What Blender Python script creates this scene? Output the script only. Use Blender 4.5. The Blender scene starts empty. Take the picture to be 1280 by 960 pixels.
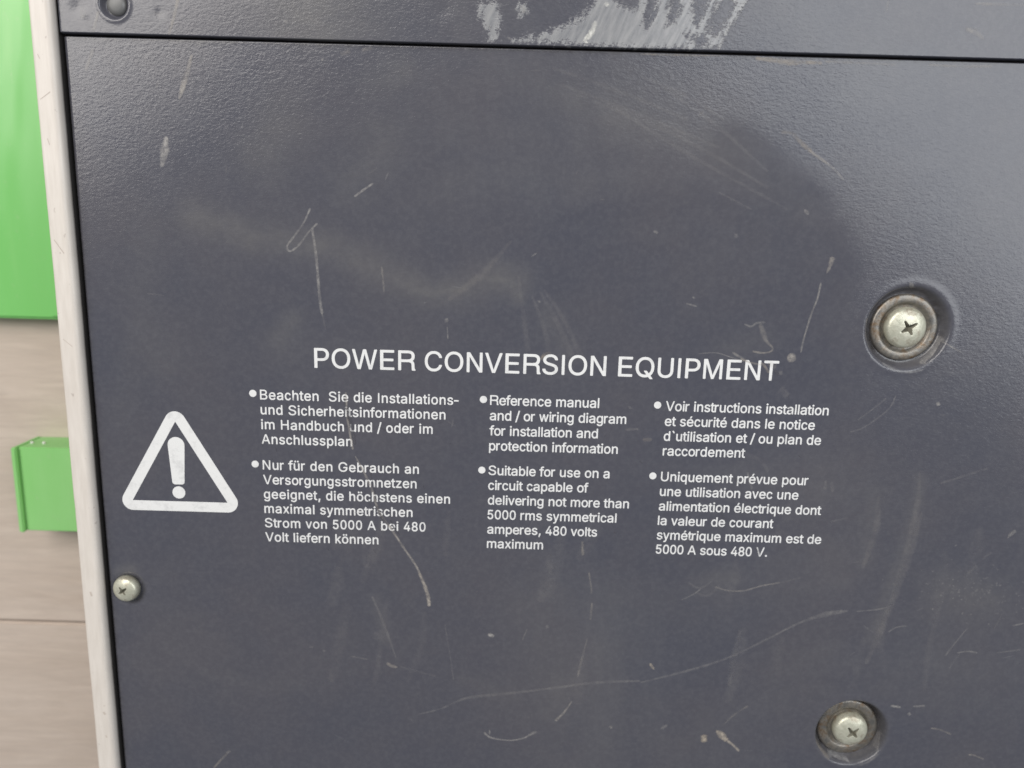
"""Close-up of a dark grey metal power unit lying on a pale wooden floor.
All measurements are millimetres on the real object (MM turns them into metres)."""
import bpy, bmesh, math, random
import numpy as np
from mathutils import Vector, Matrix

MM = 0.001
scene = bpy.context.scene
coll = scene.collection

# ------------------------------------------------------------------ camera
CAM_TILT, CAM_ROLL = 11.6228, 1.6118
CAM_DIST, FACE_Z = 0.192, 0.075          # metres: lens to panel along the axis, height of the panel face
t, a = math.radians(CAM_TILT), math.radians(CAM_ROLL)
view = Vector((0, -math.sin(t), -math.cos(t)))
r0, u0 = Vector((1, 0, 0)), Vector((0, math.cos(t), -math.sin(t)))
right = math.cos(a) * r0 + math.sin(a) * u0
up = -math.sin(a) * r0 + math.cos(a) * u0
cam_data = bpy.data.cameras.new("camera")
cam_data.sensor_width, cam_data.lens = 36, 27
cam_data.clip_start, cam_data.clip_end = 0.005, 50
cam_data.dof.use_dof = True
cam_data.dof.focus_distance = 0.179
cam_data.dof.aperture_fstop = 15
cam = bpy.data.objects.new("camera", cam_data)
coll.objects.link(cam)
pos = Vector((0, 0, FACE_Z)) - view * CAM_DIST
cam.matrix_world = Matrix(((right.x, up.x, -view.x, pos.x), (right.y, up.y, -view.y, pos.y), (right.z, up.z, -view.z, pos.z), (0, 0, 0, 1)))
scene.camera = cam

# ------------------------------------------------------------------ light
scene.view_settings.view_transform = 'Standard'
scene.view_settings.look = 'None'
scene.view_settings.exposure = 0
scene.view_settings.gamma = 1
world = bpy.data.worlds.new("World")
scene.world = world
world.use_nodes = True
world.node_tree.nodes["Background"].inputs[0].default_value = (0.90, 0.95, 1.0, 1)
world.node_tree.nodes["Background"].inputs[1].default_value = 0.24


def area(name, loc, target, sx, sy, watts, col, turn=0.0):
    l = bpy.data.lights.new(name, 'AREA')
    l.shape, l.size, l.size_y, l.energy, l.color = 'RECTANGLE', sx, sy, watts, col
    o = bpy.data.objects.new(name, l)
    o.location = loc
    o.rotation_euler = (Vector(target) - Vector(loc)).to_track_quat('-Z', 'Y').to_euler() if target else (0, 0, math.radians(turn))
    coll.objects.link(o)


area("window_light", (-0.45, 0.56, 0.88), (-0.10, 0.12, 0.07), 1.0, 0.5, 11.5, (1.0, 0.955, 0.90))
area("ceiling_light", (0.755, 0.325, 0.975), None, 1.0, 0.72, 9.8, (0.95, 0.98, 1.0), -36)


# ------------------------------------------------------------------ helpers
def link(name, me, mats, parent=None, smooth=True):
    o = bpy.data.objects.new(name, me)
    for m in (mats if isinstance(mats, (list, tuple)) else [mats]):
        me.materials.append(m)
    if smooth:
        me.polygons.foreach_set("use_smooth", np.ones(len(me.polygons), dtype=bool))
    coll.objects.link(o)
    if parent is not None:
        o.parent = parent
    return o


def mesh_from(verts, faces):
    me = bpy.data.meshes.new("m")
    me.from_pydata([tuple(v) for v in verts], [], faces)
    me.update()
    return me


def from_bm(bm):
    me = bpy.data.meshes.new("m")
    bmesh.ops.recalc_face_normals(bm, faces=bm.faces)
    bm.to_mesh(me)
    bm.free()
    return me


def empty(name, loc, label, cat):
    o = bpy.data.objects.new(name, None)
    o.location = loc
    o.empty_display_size = 0.02
    o["label"], o["category"] = label, cat
    coll.objects.link(o)
    return o


def grid_mesh(xs, ys, zfun):
    X, Y = np.meshgrid(xs, ys)
    Z = zfun(X, Y)
    n, m = len(ys), len(xs)
    co = np.stack([X, Y, Z], -1).reshape(-1, 3) * MM
    idx = np.arange(n * m).reshape(n, m)
    q = np.stack([idx[:-1, :-1], idx[:-1, 1:], idx[1:, 1:], idx[1:, :-1]], -1).reshape(-1, 4)
    me = bpy.data.meshes.new("m")
    me.vertices.add(n * m)
    me.vertices.foreach_set("co", co.ravel())
    me.loops.add(q.size)
    me.loops.foreach_set("vertex_index", q.ravel())
    me.polygons.add(len(q))
    me.polygons.foreach_set("loop_start", np.arange(0, q.size, 4))
    me.update(calc_edges=True)
    return me, X, Y


def set_attr(me, name, arr):
    at = me.attributes.new(name, 'FLOAT', 'POINT')
    at.data.foreach_set("value", np.asarray(arr, dtype=np.float32).ravel())


def lathe(profile, seg=72, centre=(0, 0)):
    """profile: (radius, z) from the axis outwards, in mm"""
    bm = bmesh.new()
    rings = []
    for r, z in profile:
        if r < 1e-6:
            rings.append([bm.verts.new((centre[0] * MM, centre[1] * MM, z * MM))])
        else:
            rings.append([bm.verts.new(((centre[0] + r * math.cos(2 * math.pi * k / seg)) * MM, (centre[1] + r * math.sin(2 * math.pi * k / seg)) * MM, z * MM)) for k in range(seg)])
    for A, B in zip(rings, rings[1:]):
        for k in range(seg):
            j = (k + 1) % seg
            if len(A) == 1:
                bm.faces.new((A[0], B[k], B[j]))
            elif len(B) == 1:
                bm.faces.new((A[k], B[0], A[j]))
            else:
                bm.faces.new((A[k], B[k], B[j], A[j]))
    return from_bm(bm)


def box_bm(bm, x0, x1, y0, y1, z0, z1):
    g = bmesh.ops.create_cube(bm, size=1)["verts"]
    for v in g:
        v.co = Vector(((x0 + x1) / 2 + v.co.x * (x1 - x0), (y0 + y1) / 2 + v.co.y * (y1 - y0), (z0 + z1) / 2 + v.co.z * (z1 - z0))) * MM
    return g


def smoothstep(x):
    x = np.clip(x, 0, 1)
    return x * x * (3 - 2 * x)


def poly_dist(X, Y, pl):
    """distance from points to a polyline, mm"""
    best = np.full(X.shape, 1e9)
    for (x0, y0), (x1, y1) in zip(pl, pl[1:]):
        dx, dy = x1 - x0, y1 - y0
        tt = np.clip(((X - x0) * dx + (Y - y0) * dy) / (dx * dx + dy * dy + 1e-12), 0, 1)
        best = np.minimum(best, np.hypot(X - x0 - tt * dx, Y - y0 - tt * dy))
    return best


def signed(X, Y, pg):
    """signed distance to a polygon, positive inside"""
    d = poly_dist(X, Y, list(pg) + [pg[0]])
    ins = np.zeros(X.shape, dtype=bool)
    for (x0, y0), (x1, y1) in zip(pg, list(pg[1:]) + [pg[0]]):
        c = (y0 > Y) != (y1 > Y)
        with np.errstate(divide='ignore', invalid='ignore'):
            ins ^= c & (X < (x1 - x0) * (Y - y0) / (y1 - y0) + x0)
    return np.where(ins, d, -d)


# ------------------------------------------------------------------ materials
class NT:
    def __init__(self, name):
        self.m = bpy.data.materials.new(name)
        self.m.use_nodes = True
        self.t = self.m.node_tree
        self.b = self.t.nodes["Principled BSDF"]
        self.out = self.t.nodes["Material Output"]

    def n(self, kind, **kw):
        nd = self.t.nodes.new(kind)
        for k, v in kw.items():
            setattr(nd, k, v)
        return nd

    def l(self, a, b):
        self.t.links.new(a, b)

    def coords(self, scale=(1, 1, 1), rot=0.0):
        tc = self.n("ShaderNodeTexCoord")
        mp = self.n("ShaderNodeMapping")
        mp.inputs["Scale"].default_value = scale
        r = self.n("ShaderNodeMapping")
        r.inputs["Rotation"].default_value = (0, 0, rot)
        self.l(tc.outputs["Object"], r.inputs["Vector"])
        self.l(r.outputs[0], mp.inputs["Vector"])
        return mp.outputs[0]

    def noise(self, vec, scale, detail=4, rough=0.55, dist=0.0):
        nd = self.n("ShaderNodeTexNoise")
        nd.inputs["Scale"].default_value = scale
        nd.inputs["Detail"].default_value = detail
        nd.inputs["Roughness"].default_value = rough
        nd.inputs["Distortion"].default_value = dist
        self.l(vec, nd.inputs["Vector"])
        return nd.outputs["Fac"]

    def attr(self, name):
        nd = self.n("ShaderNodeAttribute", attribute_name=name)
        return nd.outputs["Fac"]

    def math(self, op, a, b=None, c=None, clamp=False):
        nd = self.n("ShaderNodeMath", operation=op, use_clamp=clamp)
        for i, v in enumerate((a, b, c)):
            if v is None:
                continue
            if isinstance(v, (int, float)):
                nd.inputs[i].default_value = v
            else:
                self.l(v, nd.inputs[i])
        return nd.outputs[0]

    def ramp(self, v, lo, hi, a=0.0, b=1.0):
        nd = self.n("ShaderNodeMapRange")
        nd.inputs[1].default_value, nd.inputs[2].default_value = lo, hi
        nd.inputs[3].default_value, nd.inputs[4].default_value = a, b
        self.l(v, nd.inputs[0])
        return nd.outputs[0]

    def mix(self, f, a, b):
        nd = self.n("ShaderNodeMix", data_type='RGBA')
        for i, v in ((0, f), (6, a), (7, b)):
            if isinstance(v, (int, float)):
                nd.inputs[i].default_value = v
            elif isinstance(v, tuple):
                nd.inputs[i].default_value = v + (1,)
            else:
                self.l(v, nd.inputs[i])
        return nd.outputs[2]

    def bump(self, h, strength, distance, prev=None):
        nd = self.n("ShaderNodeBump")
        nd.inputs["Strength"].default_value = strength
        nd.inputs["Distance"].default_value = distance
        self.l(h, nd.inputs["Height"])
        if prev is not None:
            self.l(prev, nd.inputs["Normal"])
        return nd.outputs[0]

    def set(self, **kw):
        for k, v in kw.items():
            k = k.replace("_", " ")
            s = self.b.inputs[k]
            if isinstance(v, tuple):
                s.default_value = v + (1,)
            elif isinstance(v, (int, float)):
                s.default_value = v
            else:
                self.l(v, s)


def paint_material(name, wear=False):
    """dark blue grey textured powder coat"""
    k = NT(name)
    c = k.coords()
    hue = k.noise(c, 22, 5, 0.6)
    base = k.mix(k.ramp(hue, 0.35, 0.65), (0.066, 0.068, 0.088), (0.079, 0.077, 0.092))
    cloud = k.noise(k.coords((1.0, 1.5, 1)), 11, 6, 0.62, 0.6)
    haze = k.ramp(cloud, 0.50, 0.78, 0.0, 0.22)
    streak = k.noise(k.coords((110, 14, 60), -0.12), 1.0, 5, 0.65)
    haze = k.math('MULTIPLY', haze, k.ramp(streak, 0.3, 0.7, 0.35, 1.2))
    base = k.mix(haze, base, (0.20, 0.195, 0.19))
    dust = k.math('MULTIPLY', k.attr("dust"), k.ramp(k.noise(k.coords((1, 1.3, 1)), 160, 6, 0.7), 0.3, 0.7, 0.35, 1.0))
    base = k.mix(dust, base, (0.165, 0.158, 0.15))
    grime_shade = k.math('MULTIPLY', k.attr("grime_shade"), k.ramp(k.noise(c, 420, 5, 0.7), 0.35, 0.6, 0.25, 1.0))
    base = k.mix(grime_shade, base, (0.022, 0.019, 0.016))
    fine = k.noise(c, 900, 3, 0.6)
    base = k.mix(k.ramp(fine, 0.4, 0.75, 0.0, 0.10), base, (0.22, 0.22, 0.23))
    # leathery orange peel, a little longer sideways
    p1 = k.noise(k.coords((1.0, 1.7, 1)), 980, 3, 0.55, 0.25)
    p2 = k.noise(k.coords((1.0, 1.2, 1)), 2100, 2, 0.5)
    peel = k.math('ADD', k.math('MULTIPLY', p1, 0.75), k.math('MULTIPLY', p2, 0.25))
    rub = k.ramp(k.noise(c, 9, 3, 0.5), 0.40, 0.62, 0.45, 1.0)
    h = k.math('MULTIPLY', k.math('MULTIPLY', peel, rub), k.attr("peel"))
    nrm = k.bump(h, 0.55, 0.00020)
    rough = k.math('ADD', 0.15, k.math('MULTIPLY', k.noise(c, 120, 5, 0.6), 0.10))
    if wear:
        w = k.attr("wear")
        s1 = k.noise(k.coords((850, 150, 200), 0.42), 1.0, 5, 0.62)
        s2 = k.noise(k.coords((1300, 2300, 300), 0.05), 1.0, 4, 0.7)
        e = k.math('ADD', w, k.math('ADD', k.math('MULTIPLY', k.math('SUBTRACT', s1, 0.5), 0.75), k.math('MULTIPLY', k.math('SUBTRACT', s2, 0.5), 1.15)))
        msk = k.ramp(e, 0.43, 0.63, 0.0, 0.86)
        bare = k.mix(k.ramp(s1, 0.35, 0.65), (0.20, 0.205, 0.22), (0.31, 0.31, 0.315))
        edge = k.math('MULTIPLY', k.ramp(k.noise(c, 45, 3), 0.5, 0.7), 0.5)
        bare = k.mix(edge, bare, (0.40, 0.385, 0.35))
        base = k.mix(msk, base, bare)
        nrm2 = k.bump(msk, 0.5, 0.00012, nrm)
        nrm = nrm2
    rough = k.math('SUBTRACT', rough, k.math('MULTIPLY', k.attr("dark_reflection"), 0.09))
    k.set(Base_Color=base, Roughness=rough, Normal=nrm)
    k.b.inputs["Specular IOR Level"].default_value = 0.5
    return k.m


def scratch_material():
    k = NT("scraped_paint")
    c = k.coords()
    prof = k.math('SUBTRACT', 1.0, k.math('POWER', k.math('ABSOLUTE', k.attr("across")), 2.2), clamp=True)
    br = k.ramp(k.noise(c, 1500, 4, 0.65), 0.33, 0.60, 0.45, 1.10)
    br = k.math('MULTIPLY', br, k.ramp(k.noise(c, 260, 4, 0.6), 0.36, 0.60, 0.35, 1.1))
    al = k.math('MULTIPLY', k.math('MULTIPLY', k.attr("opacity"), prof), br, clamp=True)
    col = k.mix(k.attr("tone"), (0.48, 0.48, 0.49), (0.46, 0.39, 0.31))
    col = k.mix(k.ramp(k.attr("tone"), 1.2, 1.9), col, (0.085, 0.083, 0.10))
    col = k.mix(k.ramp(k.attr("tone"), -0.9, -0.1, 1.0, 0.0), col, (0.74, 0.73, 0.69))
    k.set(Base_Color=col, Roughness=0.55, Alpha=al)
    return k.m


def ink_material():
    k = NT("white_ink")
    c = k.coords()
    wear = k.ramp(k.noise(c, 420, 5, 0.7), 0.52, 0.78, 0.0, 0.6)
    k.set(Base_Color=k.mix(wear, (0.71, 0.71, 0.71), (0.42, 0.42, 0.43)), Roughness=0.5, Normal=k.bump(k.noise(c, 900, 3), 0.3, 0.0001))
    return k.m


def rim_material():
    k = NT("pale_rim_metal")
    c = k.coords()
    g = k.noise(k.coords((1, 0.12, 1)), 900, 4, 0.6)
    col = k.mix(k.ramp(g, 0.3, 0.7), (0.60, 0.55, 0.50), (0.68, 0.63, 0.58))
    spots = k.ramp(k.noise(k.coords((1, 0.8, 1)), 620, 2, 0.5), 0.70, 0.76, 0.0, 0.55)
    col = k.mix(spots, col, (0.33, 0.28, 0.25))
    lng = k.ramp(k.noise(c, 60, 4, 0.6), 0.45, 0.7, 0.0, 0.25)
    col = k.mix(lng, col, (0.60, 0.55, 0.51))
    k.set(Base_Color=col, Roughness=0.42, Normal=k.bump(g, 0.25, 0.0001))
    return k.m


def metal_material(name, a, b, rough, metallic=0.9, rust=0.0):
    k = NT(name)
    c = k.coords()
    v = k.noise(c, 700, 5, 0.65)
    col = k.mix(k.ramp(v, 0.3, 0.7), a, b)
    if rust:
        col = k.mix(k.ramp(k.noise(c, 330, 5, 0.7), 0.50, 0.66, 0.0, rust), col, (0.16, 0.10, 0.055))
    k.set(Base_Color=col, Metallic=metallic, Roughness=k.ramp(v, 0.3, 0.7, rough - 0.06, rough + 0.1), Normal=k.bump(k.noise(c, 1400, 4), 0.35, 0.00012))
    return k.m


def plain(name, col, rough=0.6):
    k = NT(name)
    c = k.coords()
    v = k.noise(c, 90, 5, 0.6)
    k.set(Base_Color=k.mix(k.ramp(v, 0.3, 0.7), tuple(x * 0.93 for x in col), tuple(min(1, x * 1.06) for x in col)), Roughness=rough)
    return k.m


def green_material(name, wrinkled):
    k = NT(name)
    c = k.coords()
    v = k.noise(k.coords((1, 0.25, 1)), 60, 4, 0.6)
    col = k.mix(k.ramp(v, 0.3, 0.7), (0.235, 0.56, 0.175), (0.285, 0.60, 0.22))
    if wrinkled:
        blot = k.noise(k.coords((38, 9, 10), 0.08), 1.0, 3, 0.5, 0.8)
        col = k.mix(k.ramp(blot, 0.46, 0.60, 0.0, 0.75), col, (0.165, 0.52, 0.13))
    scuff = k.ramp(k.noise(k.coords((1, 0.6, 1)), 380, 5, 0.7), 0.60, 0.74, 0.0, 0.35)
    col = k.mix(scuff, col, (0.36, 0.52, 0.28))
    w = k.noise(k.coords((34, 8, 20), 0.06), 1.0, 2, 0.4, 0.6)
    k.set(Base_Color=col, Roughness=0.28 if wrinkled else 0.45, Normal=k.bump(w, 0.9 if wrinkled else 0.12, 0.003))
    return k.m


def wood_material():
    k = NT("pale_wood")
    big = k.noise(k.coords((9, 75, 1)), 1.0, 6, 0.65, 1.4)
    fine = k.noise(k.coords((45, 430, 1)), 1.0, 5, 0.65, 0.6)
    pore = k.noise(k.coords((160, 1300, 1)), 1.0, 3, 0.6)
    col = k.mix(k.ramp(big, 0.3, 0.7), (0.50, 0.415, 0.35), (0.61, 0.52, 0.45))
    col = k.mix(k.ramp(fine, 0.35, 0.75, 0.0, 0.5), col, (0.41, 0.345, 0.30))
    col = k.mix(k.ramp(pore, 0.5, 0.75, 0.0, 0.3), col, (0.44, 0.36, 0.31))
    k.set(Base_Color=col, Roughness=0.5, Normal=k.bump(fine, 0.2, 0.0003))
    return k.m


M_PAINT = paint_material("dark_paint")
M_STRIP = paint_material("dark_paint_worn", True)
M_SCRATCH = scratch_material()
M_INK = ink_material()
M_RIM = rim_material()
M_DARK = plain("dark_inside", (0.07, 0.064, 0.062), 0.7)
M_SCREW = metal_material("zinc_screw", (0.50, 0.50, 0.40), (0.64, 0.63, 0.53), 0.38, 0.45, 0.55)
M_GRIME = metal_material("slot_grime", (0.06, 0.055, 0.04), (0.22, 0.21, 0.16), 0.6, 0.2)
M_NICK = plain("rim_nick", (0.50, 0.44, 0.39), 0.7)
M_WASHER = metal_material("worn_washer", (0.16, 0.155, 0.15), (0.30, 0.27, 0.23), 0.42, 0.7, 0.9)
M_RIVET = plain("rivet_paint", (0.135, 0.135, 0.135), 0.4)
M_GREEN = green_material("green_sheet", True)
M_GREENB = green_material("green_plastic", False)
M_PIN = plain("pale_pin", (0.75, 0.75, 0.7), 0.4)
M_WOOD = wood_material()

# ------------------------------------------------------------------ the floor
bm = bmesh.new()
PLANK = 190.0
for k in range(-8, 8):
    y0 = -111.6 + k * PLANK
    g = box_bm(bm, -1500, 1500, y0 + 0.35, y0 + PLANK - 0.35, -12, 0)
    top = [e for e in bm.edges if e.verts[0] in g and e.verts[1] in g and e.verts[0].co.z > -0.001 and e.verts[1].co.z > -0.001]
    bmesh.ops.bevel(bm, geom=top, offset=0.0007, segments=2, affect='EDGES')
floor = link("floor", from_bm(bm), M_WOOD, smooth=False)
floor["kind"] = "structure"

# ------------------------------------------------------------------ the power unit
unit = empty("power_unit", (0, 0, 0), "dark grey metal power unit with a pale rim, white printed warnings and three screws", "power unit")
FZ = FACE_Z / MM
RIM_L, RIM_R, RIM_Z = -111.2, -105.9, FZ + 2.6
PANEL_L, SEAM = -105.62, 78.9
RIGHT, BOTTOM, TOP = 175.0, -160.0, 118.0

bm = bmesh.new()
box_bm(bm, RIM_R - 1.1, RIGHT, BOTTOM, TOP, 0.5, FZ - 4.4)
link("housing", from_bm(bm), M_DARK, unit, False)

# folded rim down the left side
prof = [(RIM_L, 0.5), (RIM_L, RIM_Z - 0.9)]
for k in range(1, 6):
    q = math.pi - k * math.pi / 12
    prof.append((RIM_L + 0.9 + 0.9 * math.cos(q), RIM_Z - 0.9 + 0.9 * math.sin(q)))
prof.append((RIM_L + 1.0, RIM_Z))
prof.append((RIM_R - 1.75, RIM_Z - 0.02))
for k in range(0, 9):
    q = math.pi / 2 - k * math.pi / 16
    prof.append((RIM_R - 1.6 + 1.6 * math.cos(q), RIM_Z - 1.6 + 1.6 * math.sin(q)))
prof += [(RIM_R, RIM_Z - 2.3), (RIM_R - 0.9, RIM_Z - 2.4), (RIM_R - 0.9, RIM_Z - 2.5)]
prof_dark = len(prof) - 3
prof.append((RIM_R - 0.9, FZ - 3.9))
rng = random.Random(3)
ys = np.linspace(BOTTOM, TOP, 180)
wob = np.cumsum([rng.gauss(0, 0.014) for _ in ys])
wob -= np.linspace(wob[0], wob[-1], len(ys))
V, F = [], []
for y, w in zip(ys, wob):
    V += [((x + w * (1 if z > 20 else 0)) * MM, y * MM, z * MM) for x, z in prof]
n = len(prof)
for j in range(len(ys) - 1):
    for i in range(n - 1):
        F.append((j * n + i, j * n + i + 1, (j + 1) * n + i + 1, (j + 1) * n + i))
rim_me = mesh_from(V, F)
rim = link("edge_rim", rim_me, [M_RIM, M_NICK, M_DARK], unit)
for i, p in enumerate(rim_me.polygons):
    if i % (n - 1) >= prof_dark:
        p.material_index = 2  # lower inner wall coloured dark to stand in for the gap's shade
rim["label"] = "pale folded metal rim down the left side"

# dimples pressed into the panel round the two big screws
DIMPLES = [((96.85, 16.75), 10.6, 8.8, 2.5), ((96.0, -95.2), 10.0, 8.5, 3.3)]


def panel_z(X, Y):
    X, Y = np.asarray(X, float), np.asarray(Y, float)
    Z = np.full(X.shape, FZ)
    for (cx, cy), ro, ri, dp in DIMPLES:
        r = np.hypot(X - cx, Y - cy)
        Z = Z - dp * smoothstep((ro - r) / (ro - ri)) + 0.10 * np.exp(-((r - ro - 0.6) / 0.9) ** 2)
    r = np.hypot(X + 100.3, Y + 58.2)
    Z = Z - 0.35 * smoothstep((5.2 - r) / 2.0)
    # slight dents and waviness of the sheet
    Z = Z + 0.05 * np.sin(X * 0.045 + 1.0) * np.cos(Y * 0.06)
    Z = Z - 1.3 * np.clip((PANEL_L + 1.5 - X) / 1.5, 0, 1) ** 3
    Z = Z - 0.8 * smoothstep((Y - (SEAM - 0.6)) / 0.4) ** 2
    return Z


def spaced(lo, a, b, hi, fine, coarse):
    return np.concatenate([np.linspace(lo, a, max(2, int((a - lo) / coarse)), endpoint=False), np.arange(a, b, fine), np.linspace(b, hi, max(2, int((hi - b) / coarse)))])


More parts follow.
